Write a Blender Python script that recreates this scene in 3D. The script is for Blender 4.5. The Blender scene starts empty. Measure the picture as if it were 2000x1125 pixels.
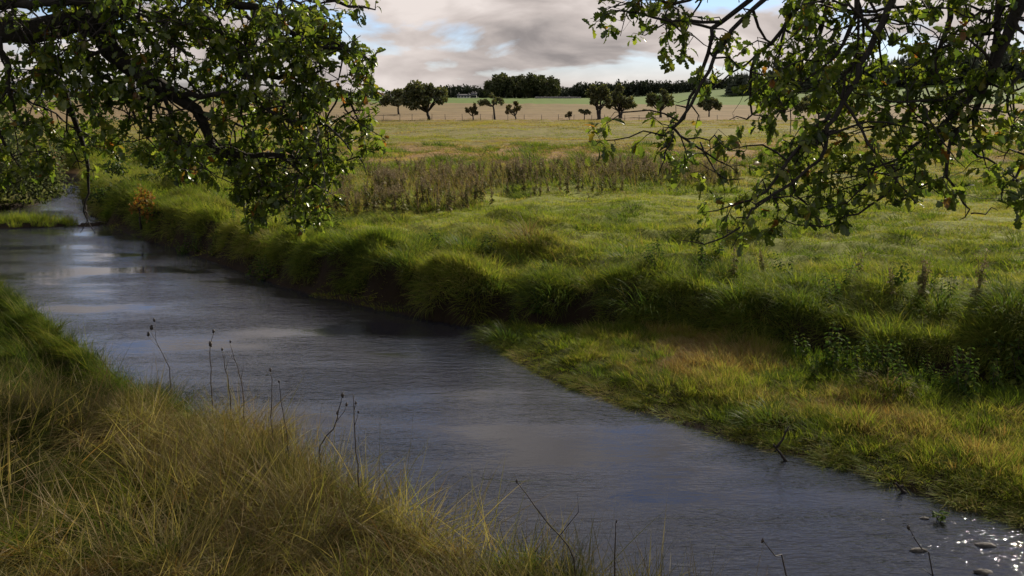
import bpy, math, random
import numpy as np
from mathutils import Vector, Matrix

random.seed(7)
rng = np.random.default_rng(7)
SC = bpy.context.scene
COL = SC.collection

# ------------------------------------------------------------------ camera
PITCH = math.radians(10.3)
CAM = np.array([0.0, 0.0, 3.0])
FPX = 2000 * 35.0 / 36.0
cam_data = bpy.data.cameras.new('camera')
cam_data.lens = 35.0
cam_data.sensor_width = 36.0
cam_data.clip_start = 0.05
cam_data.clip_end = 12000.0
cam = bpy.data.objects.new('camera', cam_data)
cam.location = CAM
cam.rotation_euler = (math.pi / 2 - PITCH, 0, 0)
COL.objects.link(cam)
SC.camera = cam

# ------------------------------------------------------------------ sky
SUN_AZ = math.radians(34)      # to the right of the view direction
SUN_EL = math.radians(30)
world = bpy.data.worlds.new('World')
SC.world = world
world.use_nodes = True
wn = world.node_tree
for n in list(wn.nodes):
    wn.nodes.remove(n)


def wnode(t, **k):
    n = wn.nodes.new(t)
    for a, b in k.items():
        setattr(n, a, b)
    return n


sky = wnode('ShaderNodeTexSky', sky_type='NISHITA', sun_disc=False,
            sun_elevation=SUN_EL, sun_rotation=SUN_AZ, altitude=120,
            air_density=1.0, dust_density=0.05, ozone_density=2.0)
bg_sky = wnode('ShaderNodeBackground')
bg_sky.inputs['Strength'].default_value = 0.08
bg_cl = wnode('ShaderNodeBackground')
bg_cl.inputs['Strength'].default_value = 1.04
mixw = wnode('ShaderNodeMixShader')
outw = wnode('ShaderNodeOutputWorld')
tcw = wnode('ShaderNodeTexCoord')
mapw = wnode('ShaderNodeMapping')
mapw.inputs['Scale'].default_value = (1.0, 1.0, 3.0)
mapw.inputs['Location'].default_value = (0.37, 0.62, 0.11)
nz1 = wnode('ShaderNodeTexNoise')
nz1.inputs['Scale'].default_value = 6.5
nz1.inputs['Detail'].default_value = 9.0
nz1.inputs['Roughness'].default_value = 0.52
nz1.inputs['Distortion'].default_value = 0.25
rmp1 = wnode('ShaderNodeValToRGB')
rmp1.color_ramp.elements[0].position = 0.41
rmp1.color_ramp.elements[1].position = 0.51
map2 = wnode('ShaderNodeMapping')
map2.inputs['Scale'].default_value = (1.0, 1.0, 3.0)
map2.inputs['Location'].default_value = (4.1, 1.3, 2.2)
nz2 = wnode('ShaderNodeTexNoise')
nz2.inputs['Scale'].default_value = 9.0
nz2.inputs['Detail'].default_value = 8.0
nz2.inputs['Roughness'].default_value = 0.5
nz2.inputs['Distortion'].default_value = 0.4
rmp2 = wnode('ShaderNodeValToRGB')
rmp2.color_ramp.elements[0].position = 0.30
rmp2.color_ramp.elements[0].color = (0.205, 0.185, 0.18, 1)
rmp2.color_ramp.elements[1].position = 0.66
rmp2.color_ramp.elements[1].color = (0.555, 0.50, 0.472, 1)
el = rmp2.color_ramp.elements.new(0.48)
el.color = (0.39, 0.345, 0.325, 1)
L = wn.links.new
L(tcw.outputs['Generated'], mapw.inputs['Vector'])
L(mapw.outputs['Vector'], nz1.inputs['Vector'])
L(nz1.outputs['Fac'], rmp1.inputs['Fac'])
L(tcw.outputs['Generated'], map2.inputs['Vector'])
L(map2.outputs['Vector'], nz2.inputs['Vector'])
L(nz2.outputs['Fac'], rmp2.inputs['Fac'])
L(rmp2.outputs['Color'], bg_cl.inputs['Color'])
tintw = wnode('ShaderNodeVectorMath', operation='MULTIPLY')
tintw.inputs[1].default_value = (0.80, 0.84, 1.08)
L(sky.outputs['Color'], tintw.inputs[0])
L(tintw.outputs[0], bg_sky.inputs['Color'])
sepw = wnode('ShaderNodeSeparateXYZ')
L(tcw.outputs['Generated'], sepw.inputs[0])
mrw = wnode('ShaderNodeMapRange')          # cloud decks close up towards the horizon
mrw.inputs['From Min'].default_value = 0.015
mrw.inputs['From Max'].default_value = 0.06
mrw.inputs['To Min'].default_value = 1.0
mrw.inputs['To Max'].default_value = 0.0
L(sepw.outputs['Z'], mrw.inputs['Value'])
mxw = wnode('ShaderNodeMath', operation='MAXIMUM')
L(rmp1.outputs['Color'], mxw.inputs[0])
L(mrw.outputs[0], mxw.inputs[1])
L(mxw.outputs[0], mixw.inputs['Fac'])
L(bg_sky.outputs['Background'], mixw.inputs[1])
L(bg_cl.outputs['Background'], mixw.inputs[2])
L(mixw.outputs['Shader'], outw.inputs['Surface'])

# ------------------------------------------------------------------ sun
sun_data = bpy.data.lights.new('sun', 'SUN')
sun_data.energy = 5.0
sun_data.angle = math.radians(0.6)
sun_data.color = (1.0, 0.88, 0.72)
sun = bpy.data.objects.new('sun', sun_data)
S = Vector((math.sin(SUN_AZ) * math.cos(SUN_EL), math.cos(SUN_AZ) * math.cos(SUN_EL), math.sin(SUN_EL)))
sun.rotation_euler = (-S).to_track_quat('-Z', 'Y').to_euler()
sun.location = (30, 40, 60)
COL.objects.link(sun)

# ------------------------------------------------------------------ exposure
SC.view_settings.view_transform = 'Standard'
SC.view_settings.look = 'None'
SC.view_settings.exposure = 0.55
SC.view_settings.gamma = 1.0
SC.view_settings.use_curve_mapping = False
SC.cycles.use_denoising = True
SC.cycles.max_bounces = 6
SC.cycles.diffuse_bounces = 2
SC.cycles.glossy_bounces = 2
SC.cycles.transmission_bounces = 3
SC.cycles.transparent_max_bounces = 6
SC.cycles.caustics_reflective = False
SC.cycles.caustics_refractive = False
SC.cycles.sample_clamp_indirect = 4.0

# ------------------------------------------------------------------ helpers
cP, sP = math.cos(PITCH), math.sin(PITCH)


def ray(px, py):
    xc = (px - 1000.0) / FPX
    yc = (562.5 - py) / FPX
    return np.array([xc, cP + yc * sP, -sP + yc * cP])


def on_z(px, py, z=0.0):
    d = ray(px, py)
    return CAM + d * ((z - CAM[2]) / d[2])


def at_depth(px, py, dep):
    d = ray(px, py)
    return CAM + d * (dep / d[1])


def project(P):
    P = np.atleast_2d(P) - CAM
    f = P[:, 1] * cP - P[:, 2] * sP
    u = P[:, 1] * sP + P[:, 2] * cP
    f = np.where(np.abs(f) < 1e-4, 1e-4, f)
    return 1000 + FPX * P[:, 0] / f, 562.5 - FPX * u / f, f


_tabs = {}


def vnoise(x, y, seed=0):
    if seed not in _tabs:
        _tabs[seed] = np.random.default_rng(seed + 100).random((256, 256))
    t = _tabs[seed]
    xi = np.floor(x).astype(int)
    yi = np.floor(y).astype(int)
    fx = x - xi
    fy = y - yi
    fx = fx * fx * (3 - 2 * fx)
    fy = fy * fy * (3 - 2 * fy)
    a = t[xi & 255, yi & 255]
    b = t[(xi + 1) & 255, yi & 255]
    c = t[xi & 255, (yi + 1) & 255]
    d = t[(xi + 1) & 255, (yi + 1) & 255]
    return (a * (1 - fx) + b * fx) * (1 - fy) + (c * (1 - fx) + d * fx) * fy


def fbm(x, y, seed=0, o=3):
    s = 0
    a = 0.5
    for i in range(o):
        s = s + a * vnoise(x * 2 ** i + 13.7 * i, y * 2 ** i + 7.1 * i, seed + i)
        a *= 0.5
    return s / (1 - 0.5 ** o)


def sm(t):
    t = np.clip(t, 0, 1)
    return t * t * (3 - 2 * t)


def seg_dist(x, y, pts):
    d = np.full(x.shape, 1e9)
    for i in range(len(pts) - 1):
        ax, ay = pts[i]
        bx, by = pts[i + 1]
        vx, vy = bx - ax, by - ay
        t = np.clip(((x - ax) * vx + (y - ay) * vy) / (vx * vx + vy * vy + 1e-12), 0, 1)
        d = np.minimum(d, np.hypot(x - ax - t * vx, y - ay - t * vy))
    return d


def in_poly(x, y, pts):
    ins = np.zeros(x.shape, bool)
    n = len(pts)
    for i in range(n):
        ax, ay = pts[i]
        bx, by = pts[(i + 1) % n]
        c = ((ay > y) != (by > y)) & (x < (bx - ax) * (y - ay) / (by - ay + 1e-12) + ax)
        ins ^= c
    return ins


def sdist(x, y, poly, border):
    """positive inside poly; distance measured to the border polyline"""
    d = seg_dist(x, y, border)
    return np.where(in_poly(x, y, poly), d, -d)


def new_mesh(name, verts, faces, mat=None, smooth=False, mats=None):
    """faces: (n,k) array or list of arrays of different k"""
    me = bpy.data.meshes.new(name)
    verts = np.asarray(verts, dtype=np.float32)
    if not isinstance(faces, list):
        faces = [faces]
    faces = [np.asarray(f, dtype=np.int32) for f in faces if len(f)]
    nl = sum(f.size for f in faces)
    nf = sum(len(f) for f in faces)
    me.vertices.add(len(verts))
    me.vertices.foreach_set('co', verts.ravel())
    me.loops.add(nl)
    me.loops.foreach_set('vertex_index', np.concatenate([f.ravel() for f in faces]))
    me.polygons.add(nf)
    tot = np.concatenate([np.full(len(f), f.shape[1], dtype=np.int32) for f in faces])
    st = np.concatenate([[0], np.cumsum(tot)[:-1]]).astype(np.int32)
    me.polygons.foreach_set('loop_start', st)
    if smooth:
        me.polygons.foreach_set('use_smooth', np.ones(nf, dtype=bool))
    if mat:
        me.materials.append(mat)
    me.update(calc_edges=True)
    me.validate()
    return me


def add(name, me, parent=None, loc=None):
    o = bpy.data.objects.new(name, me)
    COL.objects.link(o)
    if parent is not None:
        o.parent = parent
    if loc is not None:
        o.location = loc
    return o


def tag(o, label=None, cat=None, group=None, kind=None):
    if label:
        o['label'] = label
    if cat:
        o['category'] = cat
    if group:
        o['group'] = group
    if kind:
        o['kind'] = kind
    return o


def empty(name, loc, rz=0.0):
    o = bpy.data.objects.new(name, None)
    o.empty_display_size = 0.2
    o.location = loc
    o.rotation_euler = (0, 0, rz)
    COL.objects.link(o)
    return o


def copy_tree(o, parent=None):
    c = o.copy()
    COL.objects.link(c)
    c.parent = parent
    for ch in list(o.children):
        copy_tree(ch, c)
    return c


class MB:
    """collects verts / tris / quads"""

    def __init__(self):
        self.v, self.t, self.q, self.n = [], [], [], 0

    def put(self, v, t=None, q=None):
        v = np.asarray(v, dtype=float).reshape(-1, 3)
        self.v.append(v)
        if t is not None and len(t):
            self.t.append(np.asarray(t, int) + self.n)
        if q is not None and len(q):
            self.q.append(np.asarray(q, int) + self.n)
        self.n += len(v)

    def tube(self, pts, rad, sides=6, cap=True):
        pts = np.asarray(pts, float)
        n = len(pts)
        rad = np.broadcast_to(np.asarray(rad, float), (n,))
        tan = np.gradient(pts, axis=0)
        tan /= np.linalg.norm(tan, axis=1)[:, None] + 1e-12
        ref = np.array([0, 0, 1.0]) if abs(tan[0][2]) < 0.9 else np.array([1.0, 0, 0])
        a = np.cross(tan, ref)
        a /= np.linalg.norm(a, axis=1)[:, None] + 1e-9
        b = np.cross(tan, a)
        th = np.linspace(0, 2 * np.pi, sides, endpoint=False)
        ring = (np.cos(th)[None, :, None] * a[:, None, :] + np.sin(th)[None, :, None] * b[:, None, :]) * rad[:, None, None]
        v = (pts[:, None, :] + ring).reshape(-1, 3)
        i = np.arange(n - 1)[:, None] * sides
        j = np.arange(sides)[None, :]
        j2 = (j + 1) % sides
        q = np.stack([i + j, i + j2, i + sides + j2, i + sides + j], -1).reshape(-1, 4)
        t = []
        if cap:
            v = np.vstack([v, pts[0], pts[-1]])
            k0, k1 = n * sides, n * sides + 1
            for jj in range(sides):
                t.append((k0, (jj + 1) % sides, jj))
                t.append((k1, (n - 1) * sides + jj, (n - 1) * sides + (jj + 1) % sides))
        self.put(v, t, q)

    def mesh(self, name, mat, smooth=False):
        f = []
        if self.t:
            f.append(np.vstack(self.t))
        if self.q:
            f.append(np.vstack(self.q))
        return new_mesh(name, np.vstack(self.v), f, mat, smooth)


def smooth_line(pts, rad, step=0.12, jit=0.0, r=rng):
    """Catmull-Rom resample of a 3D polyline with its radii"""
    pts = np.asarray(pts, float)
    rad = np.asarray(rad, float)
    P = np.vstack([2 * pts[0] - pts[1], pts, 2 * pts[-1] - pts[-2]])
    out, ro = [], []
    for i in range(1, len(P) - 2):
        n = max(2, int(np.linalg.norm(P[i + 1] - P[i]) / step))
        t = np.linspace(0, 1, n, endpoint=False)[:, None]
        p0, p1, p2, p3 = P[i - 1], P[i], P[i + 1], P[i + 2]
        out.append(0.5 * (2 * p1 + (p2 - p0) * t + (2 * p0 - 5 * p1 + 4 * p2 - p3) * t ** 2 + (3 * p1 - p0 - 3 * p2 + p3) * t ** 3))
        ro.append(rad[i - 1] * (1 - t[:, 0]) + rad[i] * t[:, 0])
    out.append(P[-2][None])
    ro.append([rad[-1]])
    out = np.vstack(out)
    ro = np.concatenate(ro)
    if jit:
        out = out + r.normal(0, 1, out.shape) * jit * np.minimum(1, ro / ro.max() + 0.4)[:, None]
    return out, ro


# ------------------------------------------------------------------ materials
def new_mat(name):
    m = bpy.data.materials.new(name)
    m.use_nodes = True
    nt = m.node_tree
    for n in list(nt.nodes):
        nt.nodes.remove(n)
    out = nt.nodes.new('ShaderNodeOutputMaterial')
    return m, nt, out


def ramp(nt, stops, interp='LINEAR'):
    r = nt.nodes.new('ShaderNodeValToRGB')
    cr = r.color_ramp
    cr.interpolation = interp
    while len(cr.elements) < len(stops):
        cr.elements.new(0.5)
    for e, (p, c) in zip(cr.elements, stops):
        e.position = p
        e.color = (c[0], c[1], c[2], 1)
    return r


def math_node(nt, op, a, b=None, clamp=False):
    n = nt.nodes.new('ShaderNodeMath')
    n.operation = op
    n.use_clamp = clamp
    for k, s in enumerate((a, b)):
        if s is None:
            continue
        if isinstance(s, (int, float)):
            n.inputs[k].default_value = s
        else:
            nt.links.new(s, n.inputs[k])
    return n.outputs[0]


def leafy(nt, out, col, trans=0.45, gloss=0.08, rough=0.4, tboost=(1.15, 1.22, 0.8)):
    """thin leaf or blade: diffuse front, light through the back, a little sheen"""
    d = nt.nodes.new('ShaderNodeBsdfDiffuse')
    t = nt.nodes.new('ShaderNodeBsdfTranslucent')
    g = nt.nodes.new('ShaderNodeBsdfGlossy')
    g.inputs['Roughness'].default_value = rough
    g.inputs['Color'].default_value = (0.9, 0.92, 0.9, 1)
    mul = nt.nodes.new('ShaderNodeVectorMath')
    mul.operation = 'MULTIPLY'
    mul.inputs[1].default_value = tboost
    nt.links.new(col, mul.inputs[0])
    nt.links.new(col, d.inputs['Color'])
    nt.links.new(mul.outputs[0], t.inputs['Color'])
    m1 = nt.nodes.new('ShaderNodeMixShader')
    m1.inputs[0].default_value = trans
    nt.links.new(d.outputs[0], m1.inputs[1])
    nt.links.new(t.outputs[0], m1.inputs[2])
    m2 = nt.nodes.new('ShaderNodeMixShader')
    m2.inputs[0].default_value = gloss
    nt.links.new(m1.outputs[0], m2.inputs[1])
    nt.links.new(g.outputs[0], m2.inputs[2])
    nt.links.new(m2.outputs[0], out.inputs['Surface'])


GRASS_STOPS = [(0.0, (0.042, 0.075, 0.014)), (0.25, (0.110, 0.150, 0.020)), (0.45, (0.185, 0.210, 0.027)),
               (0.62, (0.255, 0.220, 0.055)), (0.80, (0.30, 0.235, 0.115)), (1.0, (0.21, 0.115, 0.045))]


HAY_STOPS = [(0.0, (0.036, 0.058, 0.014)), (0.25, (0.075, 0.092, 0.020)), (0.45, (0.125, 0.118, 0.032)),
             (0.65, (0.175, 0.140, 0.055)), (0.85, (0.27, 0.215, 0.115)), (1.0, (0.17, 0.095, 0.040))]


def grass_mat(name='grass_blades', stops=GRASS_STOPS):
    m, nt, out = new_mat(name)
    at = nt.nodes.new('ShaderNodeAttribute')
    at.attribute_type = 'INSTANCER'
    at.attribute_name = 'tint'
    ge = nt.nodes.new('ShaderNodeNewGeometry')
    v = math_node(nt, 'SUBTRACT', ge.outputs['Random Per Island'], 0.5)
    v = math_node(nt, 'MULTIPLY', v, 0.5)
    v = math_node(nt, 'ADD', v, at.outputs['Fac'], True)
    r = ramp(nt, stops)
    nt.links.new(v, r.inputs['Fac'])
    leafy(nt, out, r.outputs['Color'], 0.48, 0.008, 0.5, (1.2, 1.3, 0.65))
    return m


def leaf_mat(name, stops, trans=0.4, gloss=0.1, rough=0.3):
    m, nt, out = new_mat(name)
    ge = nt.nodes.new('ShaderNodeNewGeometry')
    ob = nt.nodes.new('ShaderNodeObjectInfo')
    v = math_node(nt, 'ADD', ge.outputs['Random Per Island'], ob.outputs['Random'])
    v = math_node(nt, 'FRACT', v)
    r = ramp(nt, stops)
    nt.links.new(v, r.inputs['Fac'])
    leafy(nt, out, r.outputs['Color'], trans, gloss, rough)
    return m


def bark_mat(name, c0, c1, scale=18.0, bump=0.4):
    m, nt, out = new_mat(name)
    p = nt.nodes.new('ShaderNodeBsdfPrincipled')
    tc = nt.nodes.new('ShaderNodeTexCoord')
    n1 = nt.nodes.new('ShaderNodeTexNoise')
    n1.inputs['Scale'].default_value = scale
    n1.inputs['Detail'].default_value = 6
    n1.inputs['Roughness'].default_value = 0.65
    nt.links.new(tc.outputs['Object'], n1.inputs['Vector'])
    r = ramp(nt, [(0.3, c0), (0.7, c1)])
    nt.links.new(n1.outputs['Fac'], r.inputs['Fac'])
    nt.links.new(r.outputs['Color'], p.inputs['Base Color'])
    p.inputs['Roughness'].default_value = 0.9
    b = nt.nodes.new('ShaderNodeBump')
    b.inputs['Strength'].default_value = bump
    b.inputs['Distance'].default_value = 0.03
    nt.links.new(n1.outputs['Fac'], b.inputs['Height'])
    nt.links.new(b.outputs[0], p.inputs['Normal'])
    nt.links.new(p.outputs[0], out.inputs['Surface'])
    return m


def plain_mat(name, c0, c1, scale=6.0, rough=0.85, bump=0.2):
    return bark_mat(name, c0, c1, scale, bump)


M_GRASS = grass_mat()
M_HAY = grass_mat('hay_blades', HAY_STOPS)
M_OAK = leaf_mat('oak_leaves', [(0.0, (0.050, 0.080, 0.014)), (0.45, (0.105, 0.150, 0.020)), (0.8, (0.19, 0.225, 0.028)),
                                (0.965, (0.17, 0.18, 0.025)), (0.982, (0.22, 0.13, 0.025)), (1.0, (0.26, 0.09, 0.02))], 0.62, 0.03, 0.3)
M_BARK = bark_mat('oak_bark', (0.012, 0.010, 0.008), (0.036, 0.030, 0.023), 22, 0.6)
M_TWIG = bark_mat('twig_bark', (0.014, 0.011, 0.009), (0.035, 0.027, 0.02), 40, 0.2)
M_TREE = leaf_mat('hedgerow_leaves', [(0, (0.045, 0.055, 0.020)), (0.6, (0.085, 0.095, 0.032)), (1, (0.13, 0.12, 0.042))], 0.4, 0.03, 0.5)
M_TREE2 = leaf_mat('hawthorn_leaves', [(0, (0.055, 0.050, 0.018)), (0.6, (0.085, 0.075, 0.026)), (1, (0.12, 0.08, 0.03))], 0.3, 0.02, 0.5)
M_WOOD = leaf_mat('wood_leaves', [(0, (0.034, 0.044, 0.017)), (0.6, (0.060, 0.072, 0.026)), (1, (0.090, 0.090, 0.034))], 0.25, 0.02, 0.5)
M_CONIF = leaf_mat('spruce_needles', [(0, (0.020, 0.028, 0.016)), (1, (0.042, 0.052, 0.026))], 0.1, 0.02, 0.5)
M_WILLOW = leaf_mat('willow_leaves', [(0, (0.050, 0.068, 0.028)), (0.6, (0.095, 0.115, 0.045)), (1, (0.15, 0.15, 0.065))], 0.4, 0.012, 0.5)
M_BUSH = leaf_mat('alder_leaves', [(0, (0.018, 0.034, 0.010)), (0.7, (0.045, 0.070, 0.016)), (1, (0.08, 0.10, 0.02))], 0.4, 0.012, 0.5)
M_AUTUMN = leaf_mat('autumn_leaves', [(0, (0.10, 0.10, 0.02)), (0.5, (0.24, 0.14, 0.025)), (1, (0.26, 0.085, 0.02))], 0.4, 0.012, 0.5)
M_NETTLE = leaf_mat('nettle_leaves', [(0, (0.035, 0.065, 0.015)), (0.7, (0.07, 0.115, 0.022)), (1, (0.12, 0.13, 0.03))], 0.4, 0.004, 0.4)
M_DOCK = leaf_mat('dock_leaves', [(0, (0.085, 0.105, 0.028)), (0.6, (0.15, 0.145, 0.05)), (1, (0.18, 0.13, 0.06))], 0.35, 0.01, 0.5)
M_SEED = leaf_mat('seed_heads', [(0, (0.125, 0.094, 0.060)), (0.6, (0.23, 0.175, 0.118)), (1, (0.34, 0.28, 0.21))], 0.25, 0.0, 0.6)
M_STEM = leaf_mat('dry_stems', [(0, (0.085, 0.065, 0.035)), (1, (0.20, 0.155, 0.085))], 0.2, 0.05, 0.5)
M_DARKSTEM = leaf_mat('dead_stems', [(0, (0.030, 0.022, 0.016)), (1, (0.075, 0.055, 0.038))], 0.1, 0.05, 0.5)
M_STONE = bark_mat('wet_stone', (0.03, 0.028, 0.026), (0.10, 0.092, 0.082), 25, 0.3)
M_WALLW = bark_mat('white_render', (0.62, 0.60, 0.57), (0.75, 0.73, 0.70), 4, 0.1)
M_SLATE = bark_mat('roof_slate', (0.05, 0.052, 0.058), (0.085, 0.088, 0.095), 8, 0.1)
M_GLASS = bark_mat('dark_window', (0.015, 0.017, 0.02), (0.03, 0.032, 0.036), 3, 0.0)
M_POST = bark_mat('grey_wood', (0.07, 0.06, 0.05), (0.15, 0.13, 0.11), 20, 0.3)
M_DYKE = bark_mat('dry_stone', (0.14, 0.13, 0.12), (0.30, 0.28, 0.26), 3, 0.5)


def ground_mat(name, stops_y, y0, y1, speck=(0.6, 1.35), nscale=1.6, mud=False):
    """soil and turf, its colour by what grows there; log distance bands broken up by noise"""
    m, nt, out = new_mat(name)
    p = nt.nodes.new('ShaderNodeBsdfPrincipled')
    p.inputs['Roughness'].default_value = 0.95
    p.inputs['Specular IOR Level'].default_value = 0.1
    ge = nt.nodes.new('ShaderNodeNewGeometry')
    sx = nt.nodes.new('ShaderNodeSeparateXYZ')
    nt.links.new(ge.outputs['Position'], sx.inputs[0])
    mp = nt.nodes.new('ShaderNodeMapping')
    mp.inputs['Scale'].default_value = (0.035, 0.06, 0.0)
    nt.links.new(ge.outputs['Position'], mp.inputs['Vector'])
    nb = nt.nodes.new('ShaderNodeTexNoise')
    nb.inputs['Scale'].default_value = 1.0
    nb.inputs['Detail'].default_value = 5
    nt.links.new(mp.outputs[0], nb.inputs['Vector'])
    ylog = math_node(nt, 'LOGARITHM', math_node(nt, 'MAXIMUM', sx.outputs['Y'], 1.0), math.e)
    w = math_node(nt, 'MULTIPLY', math_node(nt, 'SUBTRACT', nb.outputs['Fac'], 0.5), 0.55)
    ylog = math_node(nt, 'ADD', ylog, w)
    mr = nt.nodes.new('ShaderNodeMapRange')
    mr.inputs['From Min'].default_value = math.log(y0)
    mr.inputs['From Max'].default_value = math.log(y1)
    nt.links.new(ylog, mr.inputs['Value'])
    k = lambda y: (math.log(y) - math.log(y0)) / (math.log(y1) - math.log(y0))
    r = ramp(nt, [(k(y), c) for y, c in stops_y])
    nt.links.new(mr.outputs[0], r.inputs['Fac'])
    nf = nt.nodes.new('ShaderNodeTexNoise')
    nf.inputs['Scale'].default_value = nscale
    nf.inputs['Detail'].default_value = 8
    nf.inputs['Roughness'].default_value = 0.65
    nt.links.new(ge.outputs['Position'], nf.inputs['Vector'])
    mr2 = nt.nodes.new('ShaderNodeMapRange')
    mr2.inputs['From Min'].default_value = 0.3
    mr2.inputs['From Max'].default_value = 0.7
    mr2.inputs['To Min'].default_value = speck[0]
    mr2.inputs['To Max'].default_value = speck[1]
    nt.links.new(nf.outputs['Fac'], mr2.inputs['Value'])
    mul = nt.nodes.new('ShaderNodeVectorMath')
    mul.operation = 'SCALE'
    nt.links.new(r.outputs['Color'], mul.inputs[0])
    nt.links.new(mr2.outputs[0], mul.inputs['Scale'])
    col = mul.outputs[0]
    if mud:
        # bare brown silt on the bed and the foot of the banks
        mz = nt.nodes.new('ShaderNodeMapRange')
        mz.inputs['From Min'].default_value = -0.10
        mz.inputs['From Max'].default_value = -0.01
        nt.links.new(sx.outputs['Z'], mz.inputs['Value'])
        mx = nt.nodes.new('ShaderNodeMix')
        mx.data_type = 'RGBA'
        nt.links.new(mz.outputs[0], mx.inputs[0])
        mx.inputs[6].default_value = (0.085, 0.068, 0.045, 1)
        nt.links.new(col, mx.inputs[7])
        col = mx.outputs[2]
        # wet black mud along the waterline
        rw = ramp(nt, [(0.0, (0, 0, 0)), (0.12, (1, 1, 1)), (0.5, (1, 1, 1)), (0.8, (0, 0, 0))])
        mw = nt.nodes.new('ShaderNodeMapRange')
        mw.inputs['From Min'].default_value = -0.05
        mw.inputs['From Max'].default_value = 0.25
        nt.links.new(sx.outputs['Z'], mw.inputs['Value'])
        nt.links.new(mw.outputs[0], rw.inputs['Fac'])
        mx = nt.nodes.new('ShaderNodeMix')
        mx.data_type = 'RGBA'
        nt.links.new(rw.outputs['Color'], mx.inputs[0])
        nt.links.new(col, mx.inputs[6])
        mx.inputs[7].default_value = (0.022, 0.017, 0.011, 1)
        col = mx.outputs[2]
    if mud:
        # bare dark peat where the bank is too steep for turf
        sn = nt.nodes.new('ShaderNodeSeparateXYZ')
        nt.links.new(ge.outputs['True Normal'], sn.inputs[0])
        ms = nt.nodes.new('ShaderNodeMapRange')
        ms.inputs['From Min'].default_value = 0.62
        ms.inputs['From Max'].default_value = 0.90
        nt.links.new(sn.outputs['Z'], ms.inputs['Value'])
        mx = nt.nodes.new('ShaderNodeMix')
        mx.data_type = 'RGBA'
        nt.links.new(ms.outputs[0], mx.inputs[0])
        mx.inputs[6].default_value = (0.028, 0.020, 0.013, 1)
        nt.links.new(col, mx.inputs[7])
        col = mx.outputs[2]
    nt.links.new(col, p.inputs['Base Color'])
    bu = nt.nodes.new('ShaderNodeBump')
    bu.inputs['Strength'].default_value = 0.6
    bu.inputs['Distance'].default_value = 0.08
    nt.links.new(nf.outputs['Fac'], bu.inputs['Height'])
    nt.links.new(bu.outputs[0], p.inputs['Normal'])
    nt.links.new(p.outputs[0], out.inputs['Surface'])
    return m


TURF = (0.145, 0.165, 0.026)
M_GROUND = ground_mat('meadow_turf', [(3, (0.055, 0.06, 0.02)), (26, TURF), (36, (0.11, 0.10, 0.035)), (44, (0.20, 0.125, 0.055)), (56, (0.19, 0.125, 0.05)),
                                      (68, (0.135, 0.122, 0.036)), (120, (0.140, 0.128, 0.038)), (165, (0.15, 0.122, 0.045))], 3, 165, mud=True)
M_STUB = ground_mat('stubble', [(150, (0.175, 0.122, 0.062)), (230, (0.160, 0.118, 0.058)), (400, (0.145, 0.118, 0.05))], 150, 400, (0.75, 1.25), 0.12)
M_PAST = ground_mat('pasture', [(300, (0.085, 0.135, 0.022)), (900, (0.07, 0.11, 0.025))], 300, 900, (0.88, 1.12), 0.1)


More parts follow.
